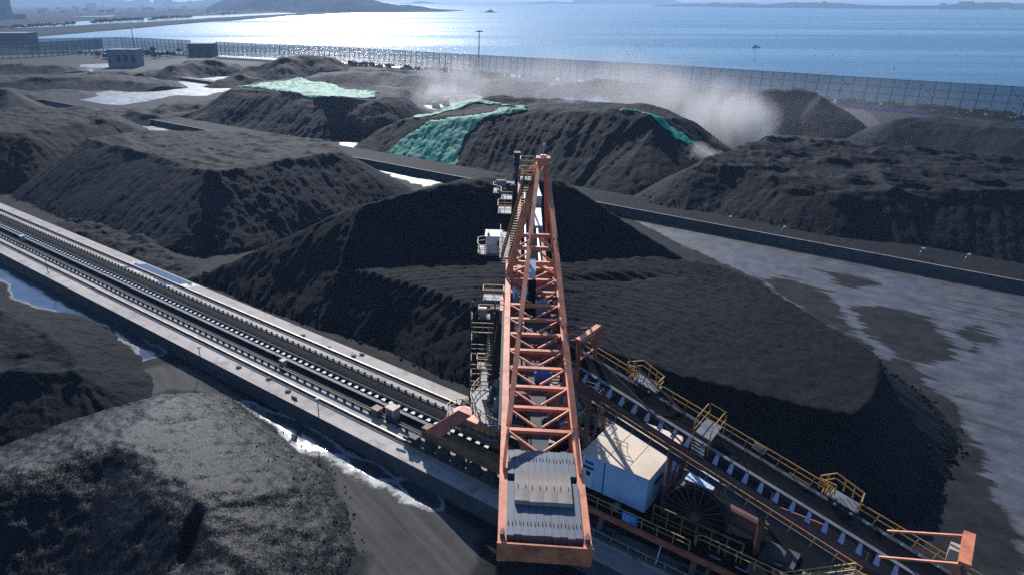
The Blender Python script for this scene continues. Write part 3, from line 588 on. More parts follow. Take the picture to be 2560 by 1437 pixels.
for u in list(range(-60, 190, 6)) + list(range(232, 335, 7)) + list(range(345, 360, 6)) + list(range(375, 478, 6)) + [560, 572, 590]:
    v = 76 - (u - 10) * .062 + random.uniform(-1, 1) - (6 if u > 500 else 0) + (u > 500) * 3; q = at(u + random.uniform(-2, 2), v, SEA); sc = random.uniform(.7, 1.35) * (.7 if u < 200 else 1)
    o = tl[i] if i < 3 else copy(tl[i % 3]); o.location = (q[0], q[1], SEA + 1.6); o.rotation_euler = (0, 0, random.uniform(0, 6)); o.scale = (sc * 1.2, sc * 1.2, sc); i += 1
yt = [mktree('yard_tree', 6, 3.6, 'dark scrubby tree in the thicket inside the far left fence', 'tree', 'trees inside the far left fence', 60 + k, 260, .6, 'leaf_far') for k in range(3)]
i = 0
for k in range(46):
    u = random.uniform(150, 470); v = 139 - max(0, (u - 250)) * .012 + random.uniform(-7, 10); q = at(u, v); sc = random.uniform(.4, 1.0)
    o = yt[i] if i < 3 else copy(yt[i % 3]); o.location = (q[0], q[1], -.1); o.rotation_euler = (0, 0, random.uniform(0, 6)); o.scale = (sc * 1.2, sc * 1.2, sc); i += 1
# ---------------------------------------------------------------- wind fences
def fence(label, line, h, step, brace, postmat='dark_steel'):
    root = thing('wind_fence', (line[0][0], line[0][1], 0), label, 'fence'); sc = MB(); rails = [MB() for _ in range(4)]
    P = along(line, step)
    for (a, r1), (b, r2) in zip(P, P[1:]):
        A3 = lambda z: [(a[0], a[1], z), (b[0], b[1], z)]
        k = len(sc.v); sc.v += [(a[0], a[1], 2.2), (b[0], b[1], 2.2), (b[0], b[1], h), (a[0], a[1], h)]; sc.f.append((k, k + 1, k + 2, k + 3))
        for rl_, z in zip(rails, (2.2, h * .47, h * .72, h)): rl_.beam((a[0], a[1], z), (b[0], b[1], z), .22)
    sc.build('mesh_screen', 'mesh_screen', root)
    for rl_ in rails: rl_.build('cross_rail', postmat, root)
    pm = MB(); pm.beam((0, .3, 0), (0, .3, h + .2), .30); pm.beam((0, -2.4, 0), (0, .1, h * .72), .18); pm.beam((0, -1.2, h * .35), (0, .3, h * .35), .12)
    proto = pm.build('post', postmat, root); fm = MB(); fm.box((0, 0, .9), (.8, .8, 2.2)); fp = fm.build('footing', 'wall_grey', root)
    rest = MB()
    P.sort(key=lambda q: q[0] @ q[0]) 
    for i, (a, r) in enumerate(P):
        dx, dy = math.cos(r), math.sin(r); base = np.array((a[0], a[1], 0)) - np.array(root.location)
        if i == 0:
            off = np.array(root.location)
            for o in (proto, fp):
                o.data.transform(mathutils.Matrix.Translation(tuple(off))); o.location = tuple(base); o.rotation_euler = (0, 0, r)
        elif i < 100:
            for o in (proto, fp): c_ = copy(o, base, r, root)
        else:
            n_ = np.array((-dy, dx, 0)); a3 = np.array((a[0], a[1], 0)); rest.beam(a3 + n_ * .3, a3 + n_ * .3 + (0, 0, h + .2), .3); rest.beam(a3 - n_ * 2.4, a3 + n_ * .1 + (0, 0, h * .72), .18)
    if rest.v: rest.build('far_posts', postmat, root)['kind'] = 'stuff'
    P = along(line, step); br = None
    for j in range(2, len(P) - 1, brace):
        a, b = P[j][0], P[j + 1][0]; m_ = MB()
        for z0, z1 in ((2.2, h * .47), (h * .47, h * .9)): 
            m_.beam((a[0], a[1], z0), (b[0], b[1], z1), .16); m_.beam((a[0], a[1], z1), (b[0], b[1], z0), .16)
        m_.build('cross_brace', postmat, root)
    return root
fence('very long mesh wind fence on steel posts along the water edge', FL, 14, 5.9, 6)
fence('grey mesh wind fence running left from the gap by the shed', [(-250, 742), (-349, 811), (-428, 767)], 14, 7., 9)
fence('wind fence with pale columns at the far left frame edge', [at(258, 128)[:2], at(150, 138)[:2], at(70, 143)[:2], at(-60, 147)[:2]], 13, 6.5, 50, 'light_steel')
b = MB(); q = [np.array((209, 364, 0)), np.array((232, 340, 0))]; b.beam(q[0] + (0, 0, .8), q[1] + (0, 0, .8), .5, 1.5); tag(b.build('barrier_wall', 'blue_panel'), 'blue barrier wall below the fence beside the steep conical heap', 'barrier')
b = MB(); b.beam((247, 305, 1.3), (262, 287, 1.3), .5, 2.4); tag(b.build('barrier_wall', 'blue_panel'), 'blue barrier wall at the right frame edge below the fence', 'barrier')
b = MB(); p1, p2 = at(50, 186), at(115, 181); b.beam(p1 + (0, 0, .9), p2 + (0, 0, .9), .6, 1.8); tag(b.build('barrier_wall', 'blue_panel'), 'low blue wall among the far coal mounds at upper left', 'barrier')
# ---------------------------------------------------------------- masts
def mast(label, u, v, vt):
    p = at(u, v); h = zfor(p[0], p[1], vt); t = thing('light_mast', p, label, 'light mast')
    b = MB(); b.tube([p, p + (0, 0, h * .5), p + (0, 0, h)], [.55, .4, .25], 8); b.build('pole', 'dark_steel', t)
    b = MB(); b.disc(p + (0, 0, h - .8), (0, 0, 1), 1.6, .35, 12); b.build('lamp_ring', 'dark_steel', t)
    for k in range(6):
        a = k * math.pi / 3; b = MB(); c_ = p + (2.0 * math.cos(a), 2.0 * math.sin(a), h - .7); b.box(c_, (1.1, .9, .6), ((math.cos(a), math.sin(a), -.4), (-math.sin(a), math.cos(a), 0), (.4 * math.cos(a), .4 * math.sin(a), 1))); b.build('floodlight', 'light_steel' if k % 2 else 'dark_steel', t)
mast('tall slender floodlight mast in front of the middle of the seaside fence', 1196, 188, 76)
mast('tall slender floodlight mast beside the grey shed at upper left', 342, 160, 68)
# ---------------------------------------------------------------- buildings
def block(label, u0, u1, v, vt, depth, mat, win=(0, 0), winmat='glass_dark', roofm=None, name='building', cat='building', z=0., bands=True):
    p = at(u0, v, z); q = at(u1, v, z); h = zfor((p[0] + q[0]) / 2, p[1], vt) - z; c_ = (p + q) / 2; w = q[0] - p[0]; t = thing(name, c_, label, cat)
    b = MB(); b.box(c_ + (0, depth / 2, h / 2 - .5), (w, depth, h + 1)); b.build('wall', mat, t)
    b = MB(); b.box(c_ + (0, depth / 2, h + .3), (w * 1.02, depth * 1.02, .6)); b.build('roof', roofm or mat, t)
    nx, nz = win
    for j in range(nz):
        for i in range(nx):
            b = MB(); b.box(c_ + (w * ((i + .5) / nx - .5), -.05, h * (j + .6) / (nz + .2)), (w / nx * .55, .2, h / (nz + .2) * .55)); b.build('window', winmat, t)
    return t, c_, w, h
block('grey blue shed with small blue panels beside the mast', 272, 345, 168, 126, 14, 'wall_grey', (4, 1), name='shed', cat='shed')
t = bpy.data.objects['shed']
for k in range(3):
    q = at(284, 150 - 5 * k, 0); p = at(284, 168); c_ = np.array((p[0], p[1] - .15, zfor(p[0], p[1], 150 - 6.5 * k))); b = MB(); b.box(c_, (3.0, .3, 2.0)); b.build('blue_panel', 'blue_panel', t)
block('plain dark shed standing in the gap of the seaside fence', 472, 534, 142, 111, 16, 'wall_dark', (3, 1), name='shed', cat='shed')
block('wide dark open-sided hall with a pale roof edge at the left frame edge', -120, 66, 112, 84, 30, 'wall_dark', (14, 1), roofm='wall_grey', name='hall', cat='hall')
block('tall dark tower block at the left frame edge', -20, 21, 51, -40, 30, 'wall_grey', (4, 14), name='tower_block', z=SEA)
block('squat dark block beside the tall tower at left', 26, 58, 50, 36, 20, 'wall_dark', (4, 3), name='office_block', z=SEA)
TB = [(334, 345, 13, -2), (348, 360, 13, -8), (362, 374, 13, -6), (386, 404, 14, -4), (407, 430, 14.5, -6), (216, 236, 20, 9), (430, 440, 14, 4), (470, 480, 14, 2)]
for k, (a, b_, v, vt) in enumerate(TB):
    block(['slim tower block, leftmost of the hazy towers on the skyline', 'second hazy tower block from the left on the skyline', 'third hazy tower block from the left on the skyline', 'broad hazy tower block right of the trio on the skyline', 'widest hazy tower block on the skyline at upper left', 'hazy squat block below the skyline at upper left', 'small hazy block just right of the widest tower', 'small lone hazy tower before the left hill'][k], a, b_, v, vt, 40, 'wall_grey', (3, 6), name='tower_block', z=SEA)
low = []
for k in range(60):
    u = random.choice([random.uniform(60, 330), random.uniform(330, 640), random.uniform(60, 560)]); v = random.uniform(15, 34); p = at(u, v, SEA); w = random.uniform(12, 34); h = random.uniform(5, 16)
    b = MB(); b.box(p + (0, 0, h / 2), (w, w * .7, h)); b.box(p + (0, 0, h + .4), (w * 1.04, w * .74, .8)); o = b.build('house', random.choice(['wall_grey', 'wall_grey', 'white_paint', 'wall_dark']))
    tag(o, 'tiny hazy house in the far town below the hills', 'house', 'houses of the far town')
for (a, b_, v, vt, lb) in [(2352, 2362, 23, 8, 'small square tower on the far shore at right'), (2398, 2432, 22.5, 4, 'broad pale building on the far shore at upper right'), (2056, 2064, 20, 4, 'tiny tower on the long far shore')]:
    block(lb, a, b_, v, vt, 25, 'wall_grey', (2, 3), name='far_building', z=SEA)
for (u, v, l, lb) in [(1891, 119, 9.5, 'small dark fishing boat alone on the open water at right'), (945, 9.6, 60, 'faint tiny ship near the horizon at left of the islands'), (1455, 21.5, 16, 'tiny boat far out in front of the islands'), (1655, 112, 2.5, 'tiny skiff among the floats right of the smoke')]:
    p = at(u, v, SEA); t = thing('boat', p, lb, 'boat'); b = MB(); k = l / 2
    P2 = [(-k, -.12 * l), (k * .6, -.14 * l), (k, 0), (k * .6, .14 * l), (-k, .12 * l)]; b.prism([p + (x, y, -.2) for x, y in P2], (0, 0, .13 * l)); b.build('hull', 'dark_steel', t)
    b = MB(); b.box(p + (-k * .4, 0, .2 * l), (.25 * l, .16 * l, .16 * l)); b.build('cabin', 'wall_dark', t)
    for x in (.1, .45): b = MB(); b.tube([p + (x * k, 0, .1 * l), p + (x * k, 0, .22 * l)], .03 * l, 6); b.build('crewman' if l < 12 else 'mast_pole', 'dark_steel', t)
fl = []
for k in range(130):
    u = random.uniform(1560, 2560); v = random.gauss(105, 22) if k < 110 else random.uniform(40, 180)
    if v < 30 or v > 175 + (u - 1560) * .04: continue
    p = at(u, v, SEA); r_ = random.uniform(.35, .8)
    if not fl: b = MB(); b.tube([(0, 0, -.3), (0, 0, .15), (0, 0, .5)], [.6, .7, .35], 7); o = b.build('float_buoy', 'dark_steel'); tag(o, 'tiny dark float of the sea farm out on the bay', 'float', 'sea farm floats')
    else: o = copy(fl[0])
    o.location = tuple(p); o.scale = (r_ * 1.0,) * 3; fl.append(o)
# ================================================================ TRACK FITTINGS
T3 = np.array((*T, 0)); N3 = np.array((*N, 0)); Z3 = np.array((0, 0, 1.))
SO = (tuple(T3), tuple(N3), tuple(Z3))
def rail(o, label, s0=-450, s1=68):
    t = thing('crane_rail', W((s0 + s1) / 2, o, ZD), label, 'rail')
    b = MB(); b.beam(W(s0, o, ZD + .06), W(s1, o, ZD + .06), .95, .12); b.build('rail_bed', 'track_concrete', t)
    b = MB(); b.beam(W(s0, o, ZD + .16), W(s1, o, ZD + .16), .34, .10); b.beam(W(s0, o, ZD + .25), W(s1, o, ZD + .25), .10, .14); b.beam(W(s0, o, ZD + .36), W(s1, o, ZD + .36), .20, .10); b.build('rail_head', 'rail_metal', t)
rail(51.2, 'steel crane rail nearest the camera on the concrete bank')
rail(61.5, 'steel crane rail on the heap side of the concrete bank')
# dark strip laid on the deck under and beside the conveyor, standing water round the far rail
m = NT('dark_strip'); c = m.coord(); n1 = m.noise(c, .8, 6, .7); b = m.bsdf(m.mix(n1, (.012, .013, .016), (.04, .04, .042)), .85, 0., m.bump(n1, .6, .1), .1)
b = MB(); b.add([W(-440, 53.2, ZD + .012), W(60, 53.2, ZD + .012), W(60, 60.0, ZD + .012), W(-440, 60.0, ZD + .012)], [(0, 1, 2, 3)]); tag(b.build('dark_deck_strip', 'dark_strip'), kind='structure')
m = NT('pool_water'); c = m.coord(); m.bsdf((.03, .04, .055), .12, 0., m.bump(m.noise(c, .8, 4), .06, .1), .8)
m = NT('pool_rim'); c = m.coord(); n1 = m.noise(c, 2., 6, .7); m.bsdf(m.mix(n1, (.2, .2, .2), (.6, .58, .56)), .5, 0., m.bump(n1, .5, .05))
def pool(uv, z, grow, mat, name, dz):
    P = np.array([atso(u, v, z) for u, v in uv]); gs = np.arange(P[:, 0].min() - 3, P[:, 0].max() + 3, .22); go = np.arange(P[:, 1].min() - 3, P[:, 1].max() + 3, .22); SS, OO = np.meshgrid(gs, go)
    sd = sdpoly(SS, OO, P) + 1.5 * fbm(SS * .28, OO * .45, 71, 5) + grow
    o = gridmesh(name, SS * T[0] + OO * N[0], SS * T[1] + OO * N[1], np.full(SS.shape, z + dz), (sd > 0) & (OO < 64.1) & (OO > 60.1), mat, smooth=False); tag(o, kind='structure')
PW = [(310, 648), (350, 650), (420, 668), (500, 690), (515, 712), (470, 722), (400, 706), (340, 676)]
pool(PW, ZD, .5, 'pool_rim', 'pool_rim', .016); pool(PW, ZD, -.15, 'pool_water', 'pool_water', .024)
# belt conveyor on the bank
cv = thing('belt_conveyor', W(-190, 57.3, ZD), 'long ground belt conveyor heaped with coal, running between the two crane rails', 'conveyor')
S0, S1 = -450., -38.
b = MB(); prof = [(56.45, 3.15), (56.75, 3.02), (57.35, 2.95), (57.95, 3.02), (58.25, 3.15)]
for z_ in (0, -.05):
    for (o_, z) in prof: b.v += [tuple(W(S0, o_, z + z_)), tuple(W(S1, o_, z + z_))]
for i in range(4): b.f += [(2 * i, 2 * i + 1, 2 * i + 3, 2 * i + 2), (10 + 2 * i, 12 + 2 * i, 13 + 2 * i, 11 + 2 * i)]
b.build('belt', 'black_rubber', cv)
xs = np.arange(S0, S1 + .1, 1.0); ys = np.linspace(56.6, 58.1, 9); SS, OO = np.meshgrid(xs, ys); ZZ = 3.0 + .16 * np.cos((OO - 57.35) / .8 * 1.5) + .04 * fbm(SS * 1.1, OO * 2, 5, 3)
lm = gridmesh('coal_load', SS * T[0] + OO * N[0], SS * T[1] + OO * N[1], ZZ, ZZ > -9, 'coal_dark', loc=np.array(cv.location)); lm.location = (0, 0, 0); lm.parent = cv
b = MB(); b.beam(W(S0, 56.25, 2.92), W(S1, 56.25, 2.92), .10, .22); b.build('stringer', 'dark_steel', cv)
b = MB(); b.beam(W(S0, 58.45, 2.92), W(S1, 58.45, 2.92), .10, .22); b.build('stringer', 'dark_steel', cv)
b = MB(); b.beam(W(S0, 55.2, 2.55), W(S1, 55.2, 2.55), .55, .12); b.beam(W(S0, 55.47, 2.38), W(S1, 55.47, 2.38), .05, .3); b.build('cable_trough', 'trough_grey', cv)
STEP = 1.25; PS = np.arange(S1 - .5, S0, -STEP)
def idler(b, s):
    for q, oo in ((-1, 56.2), (1, 58.5)):
        b.beam(W(s, oo, ZD), W(s, oo, 2.82), .10); b.beam(W(s - .3, oo, ZD + .02), W(s, oo, 2.8), .07)
    b.box(W(s, 58.58, 3.22), (.26, .16, .34), SO); b.beam(W(s, 56.2, 2.85), W(s, 58.5, 2.85), .10)
def bright(b, s):  # white plates added to stand for sunlit deck seen through the conveyor
    b.prism([W(s - .36, 55.55, 2.70), W(s + .28, 55.55, 2.70), W(s + .10, 56.18, 2.80), W(s - .18, 56.18, 2.80)], Z3 * .05)
ib = MB(); idler(ib, PS[0]); i0 = ib.build('idler_frame', 'dark_steel', cv); gb = MB(); bright(gb, PS[0]); g0 = gb.build('sunlit_gap_plate', 'white_paint', i0)
for s in PS[1:100]:
    c_ = copy(i0, np.array(i0.location) + T3 * (s - PS[0]), None, cv)
r1 = MB(); r2 = MB()
for s in PS[100:]: idler(r1, s); bright(r2, s)
tag(r1.build('distant_idler_frames', 'dark_steel', cv), kind='stuff'); tag(r2.build('distant_sunlit_gap_plates', 'white_paint', cv), kind='stuff')
# cable tray with short posts
ct = thing('cable_tray', W(-190, 53.1, ZD), 'low dark cable tray on short posts alongside the ground conveyor', 'cable tray')
b = MB(); b.beam(W(S0, 53.0, 2.55), W(-20, 53.0, 2.55), .08, .10); b.beam(W(S0, 53.35, 2.55), W(-20, 53.35, 2.55), .08, .10); b.beam(W(S0, 53.18, 2.5), W(-20, 53.18, 2.5), .28, .03); b.build('tray', 'dark_steel', ct)
b = MB()
pb = MB(); pb.beam(W(-20.5, 53.18, ZD), W(-20.5, 53.18, 2.5), .12); pb.box(W(-20.5, 53.0, 2.2), (.3, .25, .35), SO); p0 = pb.build('post', 'dark_steel', ct)
PT = np.arange(-20.5, S0, -1.55)
for s in PT[1:100]: copy(p0, np.array(p0.location) + T3 * (s - PT[0]), None, ct)
for s in PT[100:]: b.beam(W(s, 53.18, ZD), W(s, 53.18, 2.5), .12)
tag(b.build('distant_posts', 'dark_steel', ct), kind='stuff')
def boxon(name, label, u, v, z, sz, mat, cat, lid=None):
    p = at(u, v, z); t = thing(name, p, label, cat); b = MB(); b.box(p + Z3 * (sz[2] / 2), sz, SO); b.build('body', mat, t)
    b = MB(); b.box(p + Z3 * (sz[2] + .04), (sz[0] * 1.1, sz[1] * 1.1, .08), SO); b.build('lid', lid or mat, t)
    b = MB(); b.box(p + Z3 * (sz[2] * .5) - N3 * (sz[1] / 2 + .02), (sz[0] * .6, .04, sz[2] * .7), SO); b.build('door', 'grey_steel', t); return t
boxon('junction_box', 'small beige junction box standing at the ground conveyor mid way along', 709, 915, ZD, (.75, .75, 1.0), 'beige_box', 'junction box')
boxon('junction_box', 'larger beige junction box beside the conveyor just left of the machine', 982, 1044, ZD, (1.35, 1.2, 1.6), 'beige_box', 'junction box')
boxon('junction_box', 'tiny pale junction box on the far left stretch of the conveyor', 57, 602, ZD, (.8, .8, 1.1), 'galv', 'junction box')
boxon('winch_housing', 'small red brown winch housing next to the larger beige box', 943, 1036, ZD, (1.1, 1.0, 1.0), 'rust_brown', 'winch')
def dpole(u, v, vt, label):
    p = at(u, v, ZD); h = zfor(p[0], p[1], vt); t = thing('lamp_post', p, label, 'lamp post'); b = MB(); b.tube([p, (p[0], p[1], h)], [.07, .05], 6); b.build('pole', 'dark_steel', t)
    b = MB(); b.box((p[0], p[1], h + .1), (.5, .3, .2)); b.build('lamp_head', 'light_steel', t)
dpole(121, 683, 645, 'thin dark lamp post on the bank above the blue pool'); dpole(797, 1040, 998, 'thin dark lamp post on the bank above the bright foam streak'); dpole(501, 895, 868, 'short dark post with a bent pipe on the edge of the bank')
p = at(737, 1008, ZD); t = thing('notice_board', p, 'small tilted teal notice board at the edge of the concrete bank', 'sign'); b = MB(); b.box(p + (0, 0, .75), (1.0, .08, .8), ((.8, -.5, 0), (.5, .8, .35), (0, -.3, 1))); b.build('board', 'teal_sign', t)
b = MB(); b.tube([p, p + (0, 0, .6)], .04, 6); b.build('leg', 'dark_steel', t)
an = []
for (u, v) in [(597, 917), (672, 946), (720, 977), (757, 838), (820, 868), (884, 889), (905, 885), (1120, 1120)]:
    p = at(u, v, ZD + .02); b = MB()
    for k in range(5): a = k * 1.257; b.beam(p + (0, 0, .1), p + (.42 * math.cos(a), .42 * math.sin(a), .12), .16, .14)
    b.disc(p + (0, 0, .14), (0, 0, 1), .2, .22, 8); tag(b.build('rail_anchor', 'dark_steel'), 'small dark star-shaped anchor lying beside a crane rail', 'rail anchor', 'rail anchors on the bank')
lp = []
for (u, v) in [(1818, 558), (1952, 584), (2297, 640), (2410, 655)]:
    p = at(u, v, 2.0); t = thing('edge_lamp', p, ['short pale lamp post at the left end of the dark bank', 'short pale T-shaped post on the dark bank', 'slanting pale lamp post on the dark bank below the lumpy heap', 'tiny pale post near the right end of the dark bank'][len(lp)], 'lamp post'); lp.append(t)
    b = MB(); b.tube([p, p + (.1, 0, 1.0), p + (.5, 0, 1.6)], .06, 6); b.build('pole', 'galv', t); b = MB(); b.box(p + (.55, 0, 1.65), (.6, .3, .14)); b.build('lamp_head', 'white_paint', t)
# small items in the far yard
def digger(u, v, label):
    p = at(u, v); t = thing('excavator', p, label, 'excavator'); b = MB(); b.box(p + (0, 0, .5), (4, 3, 1)); b.build('tracks', 'black_rubber', t)
    b = MB(); b.box(p + (-.3, 0, 1.9), (3.4, 2.6, 1.6)); b.box(p + (.8, -.7, 3.1), (1.4, 1.2, 1.4)); b.build('cab', 'dark_steel', t); b = MB(); b.beam(p + (1.2, 0, 2.2), p + (4, 0, 5), .5); b.beam(p + (4, 0, 5), p + (6, 0, 1.5), .4); b.build('arm', 'dark_steel', t)
digger(1115, 262, 'tiny dark excavator in the smoke between the two net heaps')
digger(1090, 268, 'tiny dark digger at the foot of the left net heap, left of the other')
# ================================================================ RECLAIMER
O_ = np.array((10.3, 72.5, 21.8)); R_ = np.array((6.7, 35.2, 17.9)); AX = O_ - R_; AX /= np.linalg.norm(AX)
RX = np.array((AX[1], -AX[0], 0)); RX /= np.linalg.norm(RX); UX = np.cross(RX, AX); AH = np.array((AX[0], AX[1], 0)); AH /= np.linalg.norm(AH)
AR = (tuple(RX), tuple(AX), tuple(UX)); AHR = (tuple(RX), tuple(AH), (0, 0, 1))
def Q(l, r, w=0.): return O_ + AX * l + RX * r + UX * w
PV = np.array((9.7, 66.5, 0.))
rc = thing('bucket_wheel_reclaimer', (9.7, 66.5, ZD), 'huge salmon orange bucket wheel reclaimer straddling the conveyor bank', 'reclaimer')
def part(b, name, mat, parent=None, label=None):
    o = b.build(name, mat, parent or rc)
    if label: o['label'] = label
    return o
HW = 2.72; DEP = 1.65; LE = -37.7
# counterweight arm: two deep side girders with flanges
for sgn in (-1, 1):
    b = MB(); r = sgn * HW
    b.box(Q(LE / 2 + 2, r, -.04), (.56, -LE + 4, .08), AR); b.box(Q(LE / 2 + 2, r, -DEP / 2 - .06), (.10, -LE + 4, DEP - .06), AR); b.box(Q(LE / 2 + 2, r, -DEP - .04), (.56, -LE + 4, .08), AR)
    for k in range(15): b.box(Q(LE + 1.5 + k * 2.86, r - sgn * .14, -DEP / 2 - .06), (.18, .08, DEP - .1), AR)
    part(b, 'side_girder', 'salmon')
LB = [-29.0 + 2.86 * i for i in range(12)]
for i, l in enumerate(LB):
    b = MB(); b.beam(Q(l, -HW + .06, -.22), Q(l, HW - .06, -.22), .34, .10, UX); b.beam(Q(l, -HW + .06, -.40), Q(l, HW - .06, -.40), .10, .34, UX); part(b, 'cross_beam', 'salmon')
    if i < 11:
        for sgn in (-1, 1):
            b = MB(); b.tube([Q(l + 2.72, sgn * (HW - .22), -.26), Q(l + .38, sgn * .22, -.26)], .115, 7); part(b, 'brace', 'salmon')
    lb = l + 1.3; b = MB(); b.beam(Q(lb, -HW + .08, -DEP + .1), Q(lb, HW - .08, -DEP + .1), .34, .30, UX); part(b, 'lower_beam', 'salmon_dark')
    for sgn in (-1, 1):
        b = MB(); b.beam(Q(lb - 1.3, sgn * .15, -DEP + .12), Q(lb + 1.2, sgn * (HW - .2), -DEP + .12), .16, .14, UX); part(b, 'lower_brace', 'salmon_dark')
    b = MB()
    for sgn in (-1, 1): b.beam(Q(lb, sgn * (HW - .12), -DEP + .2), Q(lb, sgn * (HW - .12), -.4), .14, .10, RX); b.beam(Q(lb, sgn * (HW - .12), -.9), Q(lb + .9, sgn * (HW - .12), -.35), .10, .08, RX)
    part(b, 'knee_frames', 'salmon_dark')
b = MB(); b.box(Q(LE - .06, 0, -.72), (2 * HW + .66, .12, 1.56), AR); part(b, 'end_plate', 'salmon')
for sgn in (-1, 1): b = MB(); b.box(Q(LE + .5, sgn * HW, .18), (.30, .34, .40), AR); b.box(Q(LE + .5, sgn * HW, .42), (.16, .5, .14), AR); part(b, 'lifting_eye', 'rust_brown')
b = MB(); b.box(Q(LE + 4.6, 0, -.62), (2 * HW - .2, 9.0, .10), AR); part(b, 'counterweight_tray', 'dark_steel')
b = MB(); b.box(Q(-22, 0, -DEP + .25), (1.6, 14, .06), AR); b.box(Q(-7, .5, -DEP + .25), (3.6, 9, .06), AR); part(b, 'floor_grating', 'dark_steel')
for (l, r, w, sz, mt) in [(-4, -1.2, -1.0, (1.6, 2.2, 1.2), 'light_steel'), (-5.5, .9, -1.0, (1.2, 1.6, 1.1), 'light_steel'), (-9.5, -1.5, -1.1, (1.0, 1.4, .9), 'white_paint'), (-17.5, .6, -1.1, (1.5, 1.2, .9), 'blue_panel'), (-18.6, 1.6, -1.1, (.9, 1.8, .6), 'beige_box'), (-12.4, 1.4, -1.2, (1.3, .9, .8), 'grey_steel'), (-21, -1.2, -1.2, (1.2, 1.5, .7), 'rust_brown'), (-24, 1.0, -1.2, (1.4, 1., .6), 'dark_steel')]:
    b = MB(); c_ = Q(l, r, w); b.box(c_, sz, AR); b.disc(c_ + UX * sz[2] * .5, RX, sz[2] * .36, sz[0] * .8, 12); b.box(c_ + UX * (sz[2] * .55), (sz[0] * .5, sz[1] * .5, .14), AR); part(b, 'drive_unit', mt)
# mast
MT = np.array((10.75, 72.6, 34.3))
for sgn in (-1, 1):
    b = MB(); b.beam(Q(.6, sgn * (HW - .05), .0), MT + RX * sgn * .42, .62, .9, AH); part(b, 'mast_leg', 'salmon')
    b = MB(); b.beam(Q(7.5, sgn * 1.9, -.4), MT + RX * sgn * .3 + AH * .5 - Z3 * .4, .34, .4, AH); part(b, 'back_strut', 'salmon_dark')
def ML(f, sgn): a = Q(.6, sgn * (HW - .05), 0); return a + (MT + RX * sgn * .42 - a) * f
for f in (.10, .24, .36): b = MB(); b.beam(ML(f, -1), ML(f, 1), .34, .42); part(b, 'mast_beam', 'salmon')
for f0, f1 in ((.0, .10), (.10, .24), (.24, .36)):
    for sgn in (-1, 1): b = MB(); b.beam(ML(f0, sgn) + RX * -sgn * .2, ML(f1, -sgn * .0 if False else sgn) * .5 + ML(f1, -sgn) * .5, .2); part(b, 'mast_brace', 'salmon')
b = MB(); b.box(MT + Z3 * .25, (1.25, 1.2, .75), AHR); b.box(MT + Z3 * .68, (1.45, 1.3, .10), AHR)
for k in range(6): b.beam(MT + RX * (-.6 + .24 * k) - AH * .6 + Z3 * .7, MT + RX * (-.6 + .24 * k) - AH * .6 + Z3 * .95, .05)
part(b, 'mast_head', 'salmon')
b = MB(); b.tube([MT + Z3 * .7, MT + Z3 * 1.9], .035, 6); part(b, 'beacon_pole', 'galv'); b = MB(); b.tube([MT + Z3 * 1.85, MT + Z3 * 2.0, MT + Z3 * 2.15], [.10, .16, .08], 8); part(b, 'beacon', 'white_paint')
b = MB(); b.box(MT + Z3 * .85, (.6, .4, .2), AHR); part(b, 'mast_fitting', 'white_paint')
for sgn in (-1, 1):                        # stays from the mast head to the tail
    a = MT + RX * sgn * .45 - AH * .3; e = Q(-31.2, sgn * (HW + .02), .12); b = MB(); J = [0, .32, .62, .9, 1]
    for f0, f1 in zip(J, J[1:]): b.beam(a + (e - a) * (f0 + .006), a + (e - a) * (f1 - .006), .40 if f0 < .85 else .22, .30, UX); b.beam(a + (e - a) * (f1 - .02), a + (e - a) * min(1, f1 + .02), .12, .5, UX)
    part(b, 'tail_stay', 'salmon')
    a2 = MT + RX * sgn * .4 + AH * .3; e2 = Q(33, sgn * 1.4, .2); b = MB(); b.beam(a2, e2, .24, .24); part(b, 'boom_stay', 'salmon')
# platform and stair beside the mast
pA = MT + RX * -1.6 - Z3 * 1.6
b = MB(); b.box(pA, (1.5, 1.6, .08), AHR); part(b, 'mast_platform', 'light_steel'); b = MB(); b.railing([pA + RX * x + AH * y for x, y in ((.75, -.8), (-.75, -.8), (-.75, .8), (.75, .8))], 1.15, .8, .035); b.railing([pA + RX * x + AH * y + Z3 * 1.2 for x, y in ((-.75, -.8), (-.75, .8), (.7, .8))], 1.0, .8, .03); part(b, 'platform_railing', 'rail_yellow')
s0 = pA + RX * .2 - AH * .5; s1 = Q(2.0, -HW - .45, .6); b = MB()
for f in np.linspace(0, 1, 34): q = s0 + (s1 - s0) * f; b.box(q, (.75, .26, .05), AHR)
for sgn in (-1, 1): b.beam(s0 + RX * sgn * .4, s1 + RX * sgn * .4, .06, .2)
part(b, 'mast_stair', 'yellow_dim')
b = MB()
for sgn in (-1, 1): b.railing([s0 + RX * sgn * .42, s1 + RX * sgn * .42], 1.0, .75, .035)
part(b, 'stair_railing', 'yellow')
# boom reaching out over the heap, bucket wheel at its tip
for sgn in (-1, 1):
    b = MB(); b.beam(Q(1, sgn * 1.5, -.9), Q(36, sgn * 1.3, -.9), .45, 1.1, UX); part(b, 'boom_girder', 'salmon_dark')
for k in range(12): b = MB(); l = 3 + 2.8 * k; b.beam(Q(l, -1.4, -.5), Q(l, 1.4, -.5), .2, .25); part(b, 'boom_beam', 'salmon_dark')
b = MB(); b.box(Q(19, 0.1, -.35), (1.5, 33, .06), AR); part(b, 'boom_belt', 'black_rubber')
b = MB(); b.tube([Q(3, .9, .2), Q(20, .8, .2), Q(30, .7, .2)], .16, 8); b.tube([Q(3, -.7, .1), Q(26, -.6, .1)], .12, 8); part(b, 'water_pipe', 'galv')
b = MB(); b.box(Q(16, 1.0, .3), (.9, 6, .5), AR); b.prism([Q(21, .4, .1), Q(21, 1.6, .1), Q(24, 1.3, .1), Q(24, .6, .1)], UX * 1.4); part(b, 'belt_cover', 'galv')
